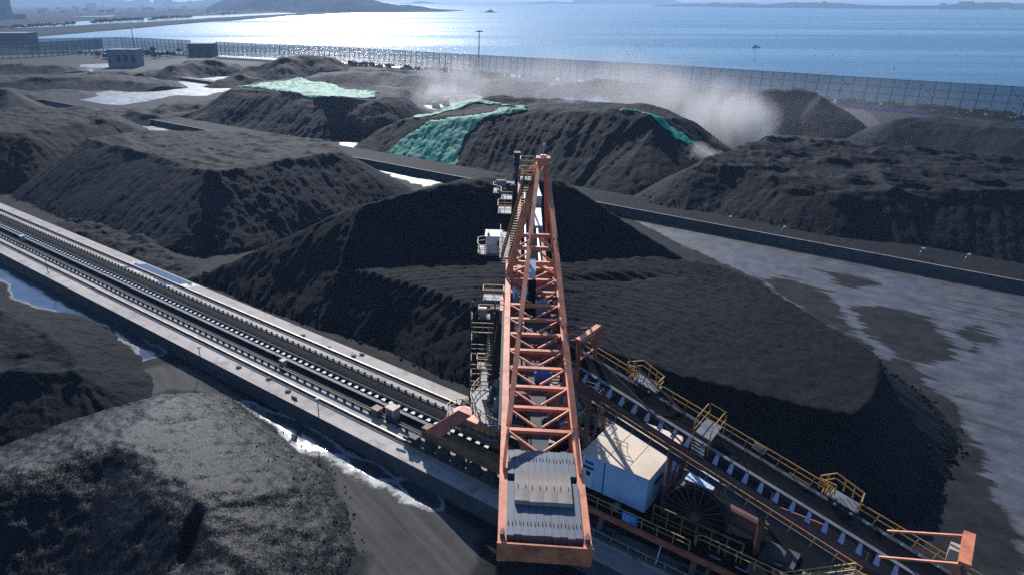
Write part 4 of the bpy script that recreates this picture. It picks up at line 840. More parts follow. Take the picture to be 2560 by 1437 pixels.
wc = Q(37.2, -1.75, -.6); b = MB(); b.disc(wc, RX, 2.5, .5, 28)
for k in range(9):
    a = k * 2 * math.pi / 9 + .3; d = AH * math.cos(a) + Z3 * math.sin(a); t_ = -AH * math.sin(a) + Z3 * math.cos(a); b.box(wc + d * 2.85, (1.0, .75, .9), (tuple(RX), tuple(d), tuple(t_)))
part(b, 'bucket_wheel', 'dark_steel'); b = MB()
for k in range(28):
    a, a2 = [x * 2 * math.pi / 28 for x in (k, k + 1)]; f = lambda a_: wc + RX * -.42 + (AH * math.cos(a_) + Z3 * math.sin(a_)) * 2.3; b.beam(f(a), f(a2), .22, .3)
part(b, 'wheel_rim', 'light_steel')
dp = Q(30, -3.9, -1.2); b = MB(); b.box(dp, (2.6, 3.0, .1), AHR); b.box(dp + RX * .7 - AH * 3.3, (1.7, 3.6, .1), AHR); part(b, 'drive_platform', 'light_steel')
b = MB(); b.railing([dp + RX * x + AH * y for x, y in ((1.2, 1.5), (-.7, 1.5), (-1.3, .6), (-1.3, -1.0), (-.1, -2.2), (-.1, -5.0), (1.5, -5.0))], 1.15, 1., .035); part(b, 'drive_railing', 'rail_yellow')
b = MB(); b.disc(dp + Z3 * 1.0 + AH * .3 - RX * .1, RX, .62, 1.3, 16); b.disc(dp + Z3 * 1.0 + AH * .3 - RX * .75, RX, .7, .15, 16); b.box(dp + Z3 * .4 + AH * .3, (1.0, .9, .8), AHR); part(b, 'drive_motor', 'light_steel')
b = MB(); b.box(dp + Z3 * .7 + RX * 1.2, (1.3, 1.2, 1.3), AHR); b.disc(dp + Z3 * .9 + RX * 1.6 - AH * .9, AH, .45, .8, 12); part(b, 'gearbox', 'dark_steel')
# operator cab on the left of the boom
cb = Q(14.6, -4.55, 0); cb[2] = zfor(cb[0], cb[1] - 1.3, 633); cab = MB(); cab.box(cb + Z3 * 1.1, (2.3, 2.7, 2.2), AHR); cabo = part(cab, 'cab', 'white_cab')
b = MB(); b.box(cb + Z3 * 2.27, (2.5, 2.9, .14), AHR); part(b, 'cab_roof', 'white_paint', cabo)
b = MB(); b.box(cb + Z3 * 1.38 + RX * .62 - AH * 1.37, (.5, .06, .62), AHR); part(b, 'cab_window', 'glass_dark', cabo)
b = MB(); b.box(cb + Z3 * .92 + RX * .62 - AH * 1.36, (.85, .03, 1.8), AHR); part(b, 'cab_door', 'white_paint', cabo)
b = MB(); b.box(cb + Z3 * 1.4 + AH * 1.37, (2.0, .06, 1.2), AHR); b.box(cb + Z3 * 1.4 - RX * 1.17, (.06, 1.8, 1.0), AHR); part(b, 'cab_window', 'glass_dark', cabo)
b = MB(); b.tube([cb + Z3 * 2.3 - RX * .8 - AH * .9, cb + Z3 * 3.2 - RX * .8 - AH * .9], .03, 6); b.box(cb + Z3 * 2.5 - RX * .8 - AH * .9, (.3, .3, .2), AHR); part(b, 'aerial', 'dark_steel', cabo)
b = MB(); b.prism([cb + RX * x + AH * y - Z3 * .15 for x, y in ((1.4, -1.6), (-.6, -1.9), (-1.9, -1.7), (-2.2, -.8), (-2.2, 1.6), (-1.4, 2.1), (1.4, 2.1))], Z3 * .14); part(b, 'cab_platform', 'light_steel')
b = MB(); b.railing([cb + RX * x + AH * y for x, y in ((.5, -1.85), (-.6, -1.9), (-1.9, -1.7), (-2.2, -.8), (-2.2, 1.6), (-1.4, 2.1), (.3, 2.1))], 1.2, .8, .035); part(b, 'cab_railing', 'rail_yellow')
b = MB(); b.beam(cb + RX * .8 - Z3 * .3 + AH * .9, Q(15, -1.5, -.9), .3); b.beam(cb + RX * .8 - Z3 * .3 - AH * 1.2, Q(12.5, -1.5, -.9), .3); part(b, 'cab_bracket', 'salmon_dark')
ap = Q(19, -3.4, .1); b = MB(); b.box(ap, (1.8, 3.2, .08), AHR); part(b, 'boom_landing', 'light_steel'); b = MB(); b.box(Q(8.5, -3.2, -.2), (1.2, 7.5, .08), AR); part(b, 'boom_walkway', 'light_steel'); b = MB(); b.railing([ap + RX * x + AH * y for x, y in ((.9, -1.6), (-.9, -1.6), (-.9, 1.6), (.9, 1.6))], 1.1, .8, .03); b.railing([Q(12, -3.8, -.15), Q(5, -3.8, -.15)], 1.1, 1.2, .03); part(b, 'walkway_railing', 'rail_yellow')
# hood and black chute at the turntable
hc = at(1330, 690, 22.6); b = MB(); b.prism([hc + RX * -.36 + AH * 1.2, hc + RX * .36 + AH * 1.2, hc + RX * .36 - AH * .8, hc + RX * -.36 - AH * .8], Z3 * .8); b.prism([hc + RX * .36 + AH * 1.2 + Z3 * .8, hc + RX * .36 - AH * .8 + Z3 * .8, hc + RX * .36 + AH * 1.2 + Z3 * 1.6], RX * -.72); part(b, 'chute_hood', 'white_paint')
b = MB(); b.beam(hc - AH * 1.0 - Z3 * .2, hc - AH * 3.2 - Z3 * 2.6, .8, .8); part(b, 'chute', 'black_rubber'); b = MB(); b.tube([hc + RX * -.6 - AH * 2 - Z3 * .5, hc + RX * -.6 - AH * 2.4 - Z3 * 2.2], .16, 8); b.tube([hc + RX * -1.9 - AH * 1.6 - Z3 * .7, hc + RX * -1.9 - AH * 2.4 - Z3 * 2.2], .16, 8); part(b, 'cylinder', 'galv')
# turret, slewing ring, portal
def P3(x, y, z): return PV + RX * x + AH * y + Z3 * z
for sx_ in (-2.2, 2.2):
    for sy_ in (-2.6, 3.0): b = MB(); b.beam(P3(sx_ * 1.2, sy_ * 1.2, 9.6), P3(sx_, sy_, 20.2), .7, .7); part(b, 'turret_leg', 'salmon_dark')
for z in (13, 16.5): b = MB(); b.box(P3(0, .2, z), (5, 6, .25), AHR); part(b, 'turret_floor', 'dark_steel')
b = MB(); b.box(P3(.3, .5, 11.5), (3.2, 3.6, 3.6), AHR); part(b, 'turret_hopper', 'dark_steel')
b = MB(); b.disc(P3(0, 0, 8.9), Z3, 4.4, 1.3, 40); part(b, 'slewing_ring', 'dark_steel')
b = MB(); ring = [(math.cos(a), math.sin(a)) for a in np.linspace(0, 2 * math.pi, 41)]
for (c1, s1_), (c2, s2_) in zip(ring, ring[1:]): b.hexa([P3(4.6 * c1, 4.6 * s1_, 9.0), P3(6.4 * c1, 6.4 * s1_, 9.0), P3(6.4 * c2, 6.4 * s2_, 9.0), P3(4.6 * c2, 4.6 * s2_, 9.0), P3(4.6 * c1, 4.6 * s1_, 9.12), P3(6.4 * c1, 6.4 * s1_, 9.12), P3(6.4 * c2, 6.4 * s2_, 9.12), P3(4.6 * c2, 4.6 * s2_, 9.12)])
part(b, 'ring_walkway', 'light_steel')
b = MB(); b.railing([P3(6.35 * c_, 6.35 * s_, 9.12) for c_, s_ in ring], 1.15, 1.2, .035); part(b, 'ring_railing', 'rail_yellow')
for k in range(5):
    a = 2.2 + k * .5; b = MB(); c_ = P3(3.9 * math.cos(a), 3.9 * math.sin(a), 10.1); b.disc(c_, Z3, .45, 1.3, 14); b.disc(c_ + Z3 * .8, Z3, .3, .4, 14); b.box(c_ + Z3 * -.5, (1.2, 1.2, .3)); part(b, 'slew_drive', ['light_steel', 'beige_box', 'grey_steel', 'light_steel', 'dark_steel'][k])
for so_, oo in ((-1, 51.2), (1, 61.5)):
    b = MB(); b.box(W(-36.2, oo + .9 if so_ < 0 else oo - .4, 4.2), (17.2, 1.1, 1.35), SO); b.box(W(-36.2, oo + .9 if so_ < 0 else oo - .4, 4.93), (16.6, 1.25, .10), SO); part(b, 'sill_beam', 'yellow_dim')  # yellow of the sill dimmed in colour for the shade it lies in
    for se in (-43.0, -29.0):
        b = MB(); c_ = W(se, oo + (.6 if so_ < 0 else -.4), 4.8); e = W(-35.3 + (se + 35.3) * .55, 56.4 + (oo - 56.4) * .6, 8.3); b.hexa([c_ - T3 * 1.1 - N3 * .5, c_ + T3 * 1.1 - N3 * .5, c_ + T3 * 1.1 + N3 * .5, c_ - T3 * 1.1 + N3 * .5, e - T3 * .9 - N3 * .5, e + T3 * .9 - N3 * .5, e + T3 * .9 + N3 * .5, e - T3 * .9 + N3 * .5]); part(b, 'portal_leg', 'salmon_dark')
    for k in range(8 if so_ < 0 else 4):
        s = -45.6 + k * (2.15 if so_ < 0 else 4.6); b = MB()
        b.prism([W(s - .95, oo - .45, 2.55), W(s + .95, oo - .45, 2.55), W(s + .55, oo - .45, 3.5), W(s - .55, oo - .45, 3.5)], N3 * .9); b.box(W(s, oo - .7, 3.0), (.5, .5, .5), SO); bg_ = part(b, 'bogie', 'dark_steel')
        for q in (-.55, .55): b = MB(); b.disc(W(s + q, oo, 2.72), N3, .36, .3, 16); part(b, 'wheel', 'rust_brown', bg_)
b = MB(); b.tube([W(-47.3, 51.2, 2.7), W(-46.6, 51.2, 2.7)], .18, 8); b.tube([W(-47.8, 50.4, 2.7), W(-46.6, 50.6, 2.7)], .16, 8); part(b, 'buffer', 'dark_steel')
# rounded lower platform with a pink cover over the portal corner
kc = at(1196, 1052, 6.6); 
def stad(r, L, z, n=10): 
    pts_ = [kc + T3 * (-L / 2 + r * math.cos(a)) + N3 * r * math.sin(a) + Z3 * z for a in np.linspace(math.pi / 2, 1.5 * math.pi, n)] + [kc + T3 * (L / 2 + r * math.cos(a)) + N3 * r * math.sin(a) + Z3 * z for a in np.linspace(-math.pi / 2, math.pi / 2, n)]
    return pts_
b = MB(); b.prism(stad(1.9, 4.5, -.3), Z3 * .12); part(b, 'corner_walkway', 'light_steel'); b = MB(); b.railing(stad(1.85, 4.5, -.18)[:-4], 1.1, 1., .035); part(b, 'corner_railing', 'rail_yellow')
b = MB(); b.prism(stad(1.15, 4.2, -.18), Z3 * .7); part(b, 'corner_cover', 'salmon'); b = MB(); b.box(kc - Z3 * 1.1 + T3 * .8, (5.2, 1.8, 1.5), SO); part(b, 'corner_beam', 'rust_brown')
# stairs down the left of the turret
def flight(p, q, w, nm='stair', n=14, mat='light_steel'):
    d = q - p; d[2] = 0; sd_ = np.cross(d / (np.linalg.norm(d) + 1e-6), Z3); b = MB()
    for f in np.linspace(0, 1, n): b.box(p + (q - p) * f, (.32, w, .05), (tuple(d / (np.linalg.norm(d) + 1e-6)), tuple(sd_), (0, 0, 1)))
    for k in (-1, 1): b.beam(p + sd_ * k * w / 2, q + sd_ * k * w / 2, .05, .2)
    return b, sd_
def stairs(p, q, w=.8, mat='light_steel', rm='rail_yellow', parent=None, n=14):
    b, sd_ = flight(p, q.copy(), w, n=n); part(b, 'stair', mat, parent); b = MB()
    for k in (-1, 1): b.railing([p + sd_ * k * w / 2, q + sd_ * k * w / 2], 1., 1., .03)
    part(b, 'stair_railing', rm, parent)
def deckp(c_, sx_, sy_, ax, mat='light_steel', rm='rail_yellow', sides=(1, 1, 1, 1), parent=None, h=1.1):
    b = MB(); b.box(c_ - Z3 * .05, (sx_, sy_, .1), ax); part(b, 'landing', mat, parent); a, e = np.array(ax[0]) * sx_ / 2, np.array(ax[1]) * sy_ / 2
    cr = [c_ - a - e, c_ + a - e, c_ + a + e, c_ - a + e]; b = MB()
    for k in range(4):
        if sides[k]: b.railing([cr[k], cr[(k + 1) % 4]], h, 1., .03)
    part(b, 'landing_railing', rm, parent)
L1 = at(1233, 742, 20.3); deckp(L1, 2.2, 1.6, AHR); L2 = at(1226, 790, 18.2); deckp(L2, 2.6, 1.3, AHR)
b = MB(); b.box(L2 + Z3 * .5 - RX * .9, (.9, .2, 1.1), AHR); part(b, 'panel', 'galv')
stairs(at(1237, 800, 18), at(1226, 876, 14.8)); L3 = at(1212, 912, 13.2); deckp(L3, 1.7, 1.4, AHR); stairs(at(1224, 884, 14.4), at(1216, 905, 13.3), n=6); stairs(at(1210, 922, 12.8), at(1208, 966, 10.0))
b = MB(); b.box(Q(-5, -3.3, -1.6), (.35, 3.0, 1.6), AR); part(b, 'side_bracket', 'salmon')
for x_, y_ in ((-6.4, -1.2), (-6.4, 1.6), (-4.0, -1.2), (-4.0, 1.6)): b = MB(); b.beam(P3(x_, y_, 9.1), P3(x_, y_, 20.4), .14); part(b, 'tower_post', 'dark_steel')
for z_ in (11.2, 13.2, 15.6, 18.1): b = MB(); b.railing([P3(-4.0, -1.2, z_), P3(-6.4, -1.2, z_), P3(-6.4, 1.6, z_)], 1.1, 1.2, .03); b.beam(P3(-4.0, -1.2, z_), P3(-6.4, -1.2, z_), .1); part(b, 'tower_railing', 'rail_yellow')
b = MB(); b.box(P3(-3.9, 2.4, 14.5), (1.2, 1.4, 9.5), AHR); part(b, 'cable_riser', 'dark_steel')
b = MB(); b.box(Q(-13, -3.12, -.9), (.22, 24, .12), AR); b.box(Q(-13, -3.12, -1.2), (.22, 24, .08), AR); part(b, 'cable_ladder', 'dark_steel')
b = MB(); b.tube([Q(-26, -1.0, -1.15), Q(-14, -1.3, -1.25), Q(-2, -1.2, -1.2)], .09, 6); b.tube([Q(-26, -.7, -1.15), Q(-14, -.9, -1.25), Q(-2, -.8, -1.2)], .06, 6); part(b, 'hose', 'black_rubber')
# landings on the right of the turret
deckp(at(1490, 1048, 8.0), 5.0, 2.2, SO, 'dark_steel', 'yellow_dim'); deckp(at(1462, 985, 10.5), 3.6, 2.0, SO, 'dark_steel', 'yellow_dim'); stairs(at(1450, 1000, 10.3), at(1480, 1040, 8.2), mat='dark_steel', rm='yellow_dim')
# ---------------------------------------------------------------- loose counterweight slabs
ORD = ['first', 'second', 'third', 'fourth', 'fifth', 'sixth', 'seventh', 'eighth', 'ninth', 'tenth']
def slab(row, i, n, l0, l1, w0, th, mat, wid, lugl, nm, lab):
    r = -wid / 2 + (i + .5) * wid / n; t = thing(nm, Q((l0 + l1) / 2, r, w0), lab, 'counterweight slab', row); dl = random.uniform(-.07, .07); dw = random.uniform(-.02, .02)
    b = MB(); b.box(Q((l0 + l1) / 2 + dl, r, w0 + th / 2 + dw / 2), (wid / n - .014, l1 - l0, th + dw), AR); b.build('slab_body', mat, t)
    for k in (-1, 1):
        b = MB(); q = Q(lugl + dl, r + k * wid / n * .27, w0 + th + dw); b.beam(q - AX * .12, q - AX * .12 + UX * .07, .03); b.beam(q + AX * .12, q + AX * .12 + UX * .07, .03); b.beam(q - AX * .13 + UX * .07, q + AX * .13 + UX * .07, .035); b.build('lifting_lug', 'black_rubber', t)
for i in range(10): slab('dark grey counterweight slabs, far row', i, 10, -31.45, -28.95, -.57, .72, 'grey_steel', 4.86, -29.9, 'counterweight_slab', '%s dark grey slab from the left in the far row, nearer the mast' % ORD[i])
for i in range(10): slab('dark grey counterweight slabs, tail row', i, 10, -37.1, -32.2, -.57, .72, 'grey_steel', 4.94, -36.1, 'counterweight_slab', '%s dark grey slab from the left in the row at the tail end' % ORD[i])
for i in range(4): slab('pale concrete counterweight slabs on top', i, 4, -34.45, -31.55, .17, .36, 'concrete_block', 3.9, -33.1, 'concrete_slab', '%s pale concrete slab from the left, lying across the grey slabs' % ORD[i])
# ================================================================ TRIPPER (inclined conveyor behind the reclaimer)
tp = thing('tripper_car', W(-12, 56.5, ZD), 'rust brown tripper car carrying the inclined belt down to the right of the machine', 'tripper car')
SL = -.262
def ZB(s): return 16.6 + SL * (s + 27.6)
def B(s, o, dz=0.): return W(s, o, ZB(s) + dz)
SA, SB = -33.0, 12.0; BD = B(1, 0) - B(0, 0); BD /= np.linalg.norm(BD); BU = np.cross(N3, BD); BU = BU if BU[2] > 0 else -BU
def tpart(b, name, mat, parent=None): return b.build(name, mat, parent or tp)
b = MB(); b.beam(B(SA, 54.85, -1.25), B(SB, 54.85, -1.25), .55, .75); tpart(b, 'near_girder', 'rust_brown')
b = MB(); b.beam(B(SA, 58.6, -.75), B(SB, 58.6, -.75), .35, .7); tpart(b, 'far_girder', 'rust_brown')
b = MB(); pr = [(56.0, .02), (56.35, -.06), (57.1, -.16), (57.9, -.06), (58.25, .05)]
for o_, z in pr: b.v += [tuple(B(SA, o_, z)), tuple(B(SB, o_, z))]
for o_, z in pr: b.v += [tuple(B(SA, o_, z - .04)), tuple(B(SB, o_, z - .04))]
for i in range(4): b.f += [(2 * i, 2 * i + 1, 2 * i + 3, 2 * i + 2), (10 + 2 * i, 12 + 2 * i, 13 + 2 * i, 11 + 2 * i)]
tpart(b, 'belt', 'black_rubber')
b = MB(); b.beam(B(SA, 55.86, .03), B(SB, 55.86, .03), .40, .05, BU); tpart(b, 'belt_edge_strip', 'belt_grey')
b = MB(); b.beam(B(SA, 56.0, -.45), B(SB, 56.0, -.45), .12, .3, BU); b.build('stringer', 'dark_steel', tp)
ib = MB(); sI = SB - .6
ib.prism([B(sI - .22, 55.05, -.72), B(sI + .22, 55.05, -.72), B(sI + .12, 55.85, -.10), B(sI - .12, 55.85, -.10)], BD * 0 + BU * .08 - N3 * .06); ib.beam(B(sI, 54.9, -.95), B(sI, 58.4, -.55), .12)
i0 = tpart(ib, 'idler_bracket', 'galv'); kb = MB(); kb.disc(B(sI, 58.5, .0), BD, .13, .2, 8); k0 = tpart(kb, 'roller_end', 'galv', i0)
for k in range(1, 34): copy(i0, np.array(i0.location) + (B(sI - 1.32 * k, 0) - B(sI, 0)), None, tp)
b = MB(); b.box((B(SA, 59.1, -.5) + B(SB, 59.1, -.5)) / 2, (np.linalg.norm(B(SB, 0) - B(SA, 0)), .8, .06), (tuple(BD), tuple(N3), tuple(BU))); tpart(b, 'far_walkway', 'dark_steel')
b = MB(); b.railing([B(SA, 59.5, -.45), B(-5.2, 59.5, -.45)], 1.15, 1.55, .04, BU); b.railing([B(-3.0, 59.5, -.45), B(SB, 59.5, -.45)], 1.15, 1.55, .04, BU); tpart(b, 'far_railing', 'yellow')
b = MB(); b.box((B(-24, 54.1, -1.75) + B(SB, 54.1, -1.75)) / 2, (np.linalg.norm(B(SB, 0) - B(-24, 0)), .9, .06), (tuple(BD), tuple(N3), tuple(BU))); tpart(b, 'near_walkway', 'dark_steel')
b = MB(); b.railing([B(-24.5, 53.65, -1.7), B(-1.5, 53.65, -1.7)], 1.15, 1.9, .03, BU); b.railing([B(1.5, 53.65, -1.7), B(SB, 53.65, -1.7)], 1.15, 1.9, .03, BU); tpart(b, 'near_railing', 'rail_yellow')
# yellow crossings and side platforms
def crossing(s, w=1.5):
    b = MB()
    for q in (-w / 2, w / 2):
        b.tube([B(s + q, 55.3, -.6), B(s + q, 55.3, 1.9), B(s + q, 55.9, 2.3), B(s + q, 58.6, 2.3), B(s + q, 59.4, 1.6), B(s + q, 59.4, -.3)], .05, 6); b.tube([B(s + q, 55.5, 1.2), B(s + q, 59.3, 1.2)], .035, 6)
    b.tube([B(s - w / 2, 59.3, 2.0), B(s + w / 2, 59.3, 2.0)], .05, 6); c = tpart(b, 'crossing_railing', 'yellow')
    b = MB(); b.box(B(s, 57.2, .75), (w, 2.8, .08), (tuple(BD), tuple(N3), tuple(BU)))
    for k in range(5): b.box(B(s, 55.1 - .06 * k, .55 - .3 * k), (w * .8, .2, .05), (tuple(BD), tuple(N3), tuple(BU)))
    tpart(b, 'crossing_bridge', 'light_steel', c)
crossing(-15.2)
def sidebay(s, w=2.6):
    b = MB(); b.box(B(s, 60.1, -.25), (w, 1.5, .08), (tuple(BD), tuple(N3), tuple(BU))); p = tpart(b, 'side_platform', 'light_steel')
    b = MB(); b.railing([B(s - w / 2 - .7, 59.45, .0), B(s - w / 2 + .3, 60.8, .2), B(s + w / 2, 60.8, -.2), B(s + w / 2, 59.4, -.2)], 1.2, 1., .045); b.railing([B(s - w / 2 - .6, 59.2, .1), B(s - w / 2 + .6, 59.2, .3)], 1.0, .4, .04)
    for k in range(4): b.tube([B(s - w / 2 - .3 + .25 * k, 59.0, -.1 + .12 * k), B(s - w / 2 - .3 + .25 * k, 60.2, -.1 + .12 * k)], .045, 6)
    tpart(b, 'side_railing', 'yellow', p)
sidebay(-22.4); sidebay(-4.0); b = MB(); b.box(B(-11.2, 59.6, .25), (1.2, .12, .7), (tuple(BD), tuple(N3), tuple(BU))); tpart(b, 'switch_box', 'beige_box')
b = MB(); b.tube([B(-8.3, 58.6, .3), B(-7.5, 58.5, .35), B(-6.6, 58.6, .3), B(-6.5, 58.6, -.2)], .05, 6); tpart(b, 'bent_handrail', 'yellow')
def gantry(s, dz, tie0, tie1, bx=.55, mats='salmon_dark', col=.42):
    a, e = B(s, 54.9, dz), B(s, 58.5, dz); b = MB(); b.beam(a - N3 * .3, e + N3 * .3, bx, bx * .8); g = tpart(b, 'gantry_beam', 'salmon')
    for o_, q in ((54.9, -1), (58.5, 1)): b = MB(); b.beam(B(s, o_, -1.2), B(s, o_, dz), col); tpart(b, 'gantry_post', mats, g)
    b = MB(); b.beam(B(s, 55.1, dz * .35), B(s, 58.3, dz * .35), .2); b.beam(B(s, 55.1, dz * .35), B(s, 56.7, dz - .2), .12); b.beam(B(s, 58.3, dz * .35), B(s, 56.7, dz - .2), .12); tpart(b, 'gantry_brace', mats, g)
    for o_ in (54.9, 58.5):
        for t_ in (tie0, tie1):
            if t_ is not None: b = MB(); b.tube([B(s, o_, dz), B(t_, o_, -.5)], .09, 6); tpart(b, 'tie_rod', 'rust_brown', g)
gantry(-27.6, 3.5, -16.6, -34.)
g2 = 4.5; b = MB(); zz = 12.6; b.beam(W(g2, 53.9, zz), W(g2, 58.0, zz), .75, .5); g = tpart(b, 'gantry_beam', 'salmon')
for o_ in (54.1, 57.8):
    b = MB(); b.beam(W(g2, o_, ZB(g2) - 1.4), W(g2, o_, zz), .4); tpart(b, 'gantry_post', 'rust_brown', g)
    b = MB(); b.beam(W(g2 - .2, o_, zz - .1), W(-.4, o_, ZB(-.4) + .9), .16); tpart(b, 'tie_rod', 'salmon', g)
b = MB(); b.box(W(g2 - .5, 57.3, zz - 1.6), (.8, 1.0, 1.2), SO); tpart(b, 'control_box', 'beige_box', g)
# trestles
for s in (-26, -17.5, -9, -1, 6.5):
    for o_ in (54.85, 58.6):
        b = MB(); b.beam(W(s, o_, 5.0), B(s, o_, -1.3), .42); tpart(b, 'trestle_leg', 'rust_brown')
    b = MB(); b.beam(W(s, 54.9, 7.6), W(s, 58.5, 7.6), .25); b.beam(W(s, 54.9, 5.2), B(s, 58.5, -2.2), .16); tpart(b, 'trestle_brace', 'rust_brown')
# deck
DZ = 5.2; b = MB(); b.box(W(-9.5, 57.0, DZ - .1), (43, 11.2, .14), SO); tpart(b, 'deck_plate', 'black_rubber')  # near-black colour stands in for the belt's shade on the deck
b = MB(); b.beam(W(-31, 51.3, DZ - .4), W(12, 51.3, DZ - .4), .22, .6); tpart(b, 'deck_edge_beam', 'salmon_dark'); b = MB(); b.beam(W(-31, 62.7, DZ - .4), W(12, 62.7, DZ - .4), .22, .6); tpart(b, 'deck_edge_beam', 'salmon_dark')
b = MB(); b.railing([W(-27, 51.4, DZ), W(-13.6, 51.4, DZ)], 1.1, 1.5, .03); tpart(b, 'deck_railing', 'rail_yellow'); b = MB(); b.railing([W(-13.4, 52.4, DZ), W(-12.6, 51.2, DZ + 1.3), W(2, 51.2, DZ + 1.0)], 1.1, 1.5, .03); tpart(b, 'deck_railing', 'rail_yellow')
for s in np.arange(-28, 12, 2.6):
    b = MB(); b.beam(W(s, 51.4, DZ - .25), W(s, 62.5, DZ - .25), .12, .24); tpart(b, 'deck_joist', 'dark_steel')
for s in (-22, -13, -4, 5):
    for o_ in (51.9, 62.0):
        b = MB(); b.beam(W(s, o_ - (.7 if o_ < 55 else -.0), 2.9), W(s, o_, DZ - .3), .5); tpart(b, 'deck_leg', 'rust_brown'); b = MB(); b.box(W(s, 51.2 if o_ < 55 else 61.5, 2.85), (2.4, .8, .5), SO); bb = tpart(b, 'bogie', 'dark_steel')
        for q in (-.7, .7): b = MB(); b.disc(W(s + q, 51.2 if o_ < 55 else 61.5, 2.74), N3, .34, .3, 14); tpart(b, 'wheel', 'rust_brown', bb)
b = MB(); b.railing([W(-24, 50.5, 2.9), W(-1, 50.5, 2.9)], .5, 1.8, .035, mid=False); tpart(b, 'cable_rail', 'galv')
for s in (-24, -16, -8, -1.2): b = MB(); b.beam(W(s, 50.5, 2.9), W(s, 51.5, DZ - .4), .08); tpart(b, 'hanger', 'galv')
# machine house on the deck
hs = thing('machine_house', W(-22.2, 57.8, DZ), 'white corrugated machine house with a tan roof on the tripper deck', 'machine house')
HS0, HS1, HO0, HO1, HZ = -25.55, -18.75, 53.6, 62.2, 8.95
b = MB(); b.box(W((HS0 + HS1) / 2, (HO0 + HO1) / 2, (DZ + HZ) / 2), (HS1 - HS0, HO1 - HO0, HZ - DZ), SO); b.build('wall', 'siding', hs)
b = MB(); b.box(W((HS0 + HS1) / 2, (HO0 + HO1) / 2, HZ + .07), (HS1 - HS0 + .2, HO1 - HO0 + .2, .14), SO); rf = b.build('roof', 'roof_tan', hs)
for s in (HS0 + 2.27, HS0 + 4.54): b = MB(); b.box(W(s, (HO0 + HO1) / 2, HZ + .16), (.06, HO1 - HO0, .04), SO); b.build('roof_seam', 'roof_tan', rf)
b = MB(); b.box(W(HS0 + .75, HO0 - .04, DZ + 1.15), (1.0, .08, 2.2), SO); dr_ = b.build('door', 'white_cab', hs); b = MB(); b.box(W(HS0 + .8, HO0 - .1, DZ + 1.75), (.42, .05, .5), SO); b.build('door_window', 'glass_dark', dr_); b = MB(); b.box(W(HS0 + .75, HO0 - .18, DZ + 2.45), (1.15, .3, .06), SO); b.build('door_hood', 'dark_steel', dr_)
b = MB()
for k in range(3): b.box(W(HS0 + .5 + .3 * k, HO0 - .05, DZ + 2.95), (.2, .06, .26), SO); b.box(W(HS0 + .5 + .3 * k, HO0 - .055, DZ + 2.95), (.05, .06, .34), SO)
b.build('wall_mark', 'dark_steel', hs)
b = MB(); b.beam(W(HS0 + 2.4, HO0 - .03, DZ), W(HS0 + 2.4, HO0 - .03, HZ), .06); b.build('wall_seam', 'dark_steel', hs)
b = MB(); b.box(W(HS1 + .04, 56.2, DZ + 2.4), (.08, 1.8, .5), SO); b.build('vent', 'dark_steel', hs); b = MB(); b.tube([W(HS1 + .05, 59.0, HZ - .3), W(HS1 + .25, 58.2, HZ - 1.0), W(HS1 + .1, 57.8, HZ - 2.2), W(HS1 + .25, 57.0, HZ - 2.8)], .05, 6); b.build('cable', 'black_rubber', hs)
b = MB(); b.box(W(HS1 + .4, 60, DZ + 1.2), (.7, 1.0, .8), SO); b.disc(W(HS1 + .78, 60, DZ + 1.2), T3, .32, .05, 14); b.build('air_conditioner', 'white_paint', hs)
b = MB(); b.railing([W(HS0 + 1.9, 56.2, HZ + .15), W(HS0 + 3.4, 56.2, HZ + .15)], 1.0, .8, .03); b.build('roof_handrail', 'rail_yellow', rf)
# blue notice on the deck railing
ns = thing('notice_board', W(-19.2, 51.3, DZ + .05), 'bright blue notice board hung on the deck railing below the white machine house', 'sign'); b = MB(); b.box(W(-19.2, 51.3, DZ + .55), (1.5, .06, 1.0), SO); b.build('board', 'blue_sign', ns)
b = MB()
for j in range(3):
    for k in range(5 if j < 2 else 3):
        x = -19.75 + .24 * k; z = DZ + .85 - .27 * j; b.box(W(x, 51.25, z), (.15, .03, .03), SO); b.box(W(x, 51.25, z - .07), (.12, .03, .03), SO); b.box(W(x, 51.25, z - .03), (.03, .03, .17), SO)
b.build('lettering', 'lettering', ns)
ns = thing('notice_board', W(-8.7, 51.0, 3.1), 'small half white, half blue plate on the lower deck frame', 'sign'); b = MB(); b.box(W(-9.05, 50.9, 3.6), (.7, .06, .6), SO); b.build('white_half', 'white_paint', ns); b = MB(); b.box(W(-8.35, 50.9, 3.6), (.7, .06, .6), SO); b.build('blue_half', 'blue_sign', ns)
# cable reel with spokes, its guard fence and canopy
rl = thing('cable_reel', W(-14.2, 54.6, DZ), 'big black spoked cable reel standing on the tripper deck', 'cable reel'); c_ = W(-14.3, 54.4, 6.9)
b = MB(); b.disc(c_, N3, 2.75, .5, 40); b.build('cable_coil', 'black_rubber', rl); b = MB(); b.disc(c_ - N3 * .1, N3, .45, .8, 18); b.build('hub', 'rust_brown', rl)
for k in range(22):
    a = k * 2 * math.pi / 22; d = T3 * math.cos(a) + Z3 * math.sin(a); b = MB(); b.beam(c_ - N3 * .3 + d * .4, c_ - N3 * .3 + d * 2.85, .07, .05); b.build('spoke', 'rust_brown', rl)
b = MB()
for q in np.linspace(0, 2 * math.pi, 37)[:-1]: d1 = T3 * math.cos(q) + Z3 * math.sin(q); d2 = T3 * math.cos(q + .175) + Z3 * math.sin(q + .175); b.beam(c_ + d1 * 2.85 - N3 * .28, c_ + d2 * 2.85 - N3 * .28, .08)
b.build('rim', 'dark_steel', rl); b = MB(); b.beam(W(-14.3, 55.0, DZ), c_ + N3 * .5, .5); b.build('stand', 'dark_steel', rl)
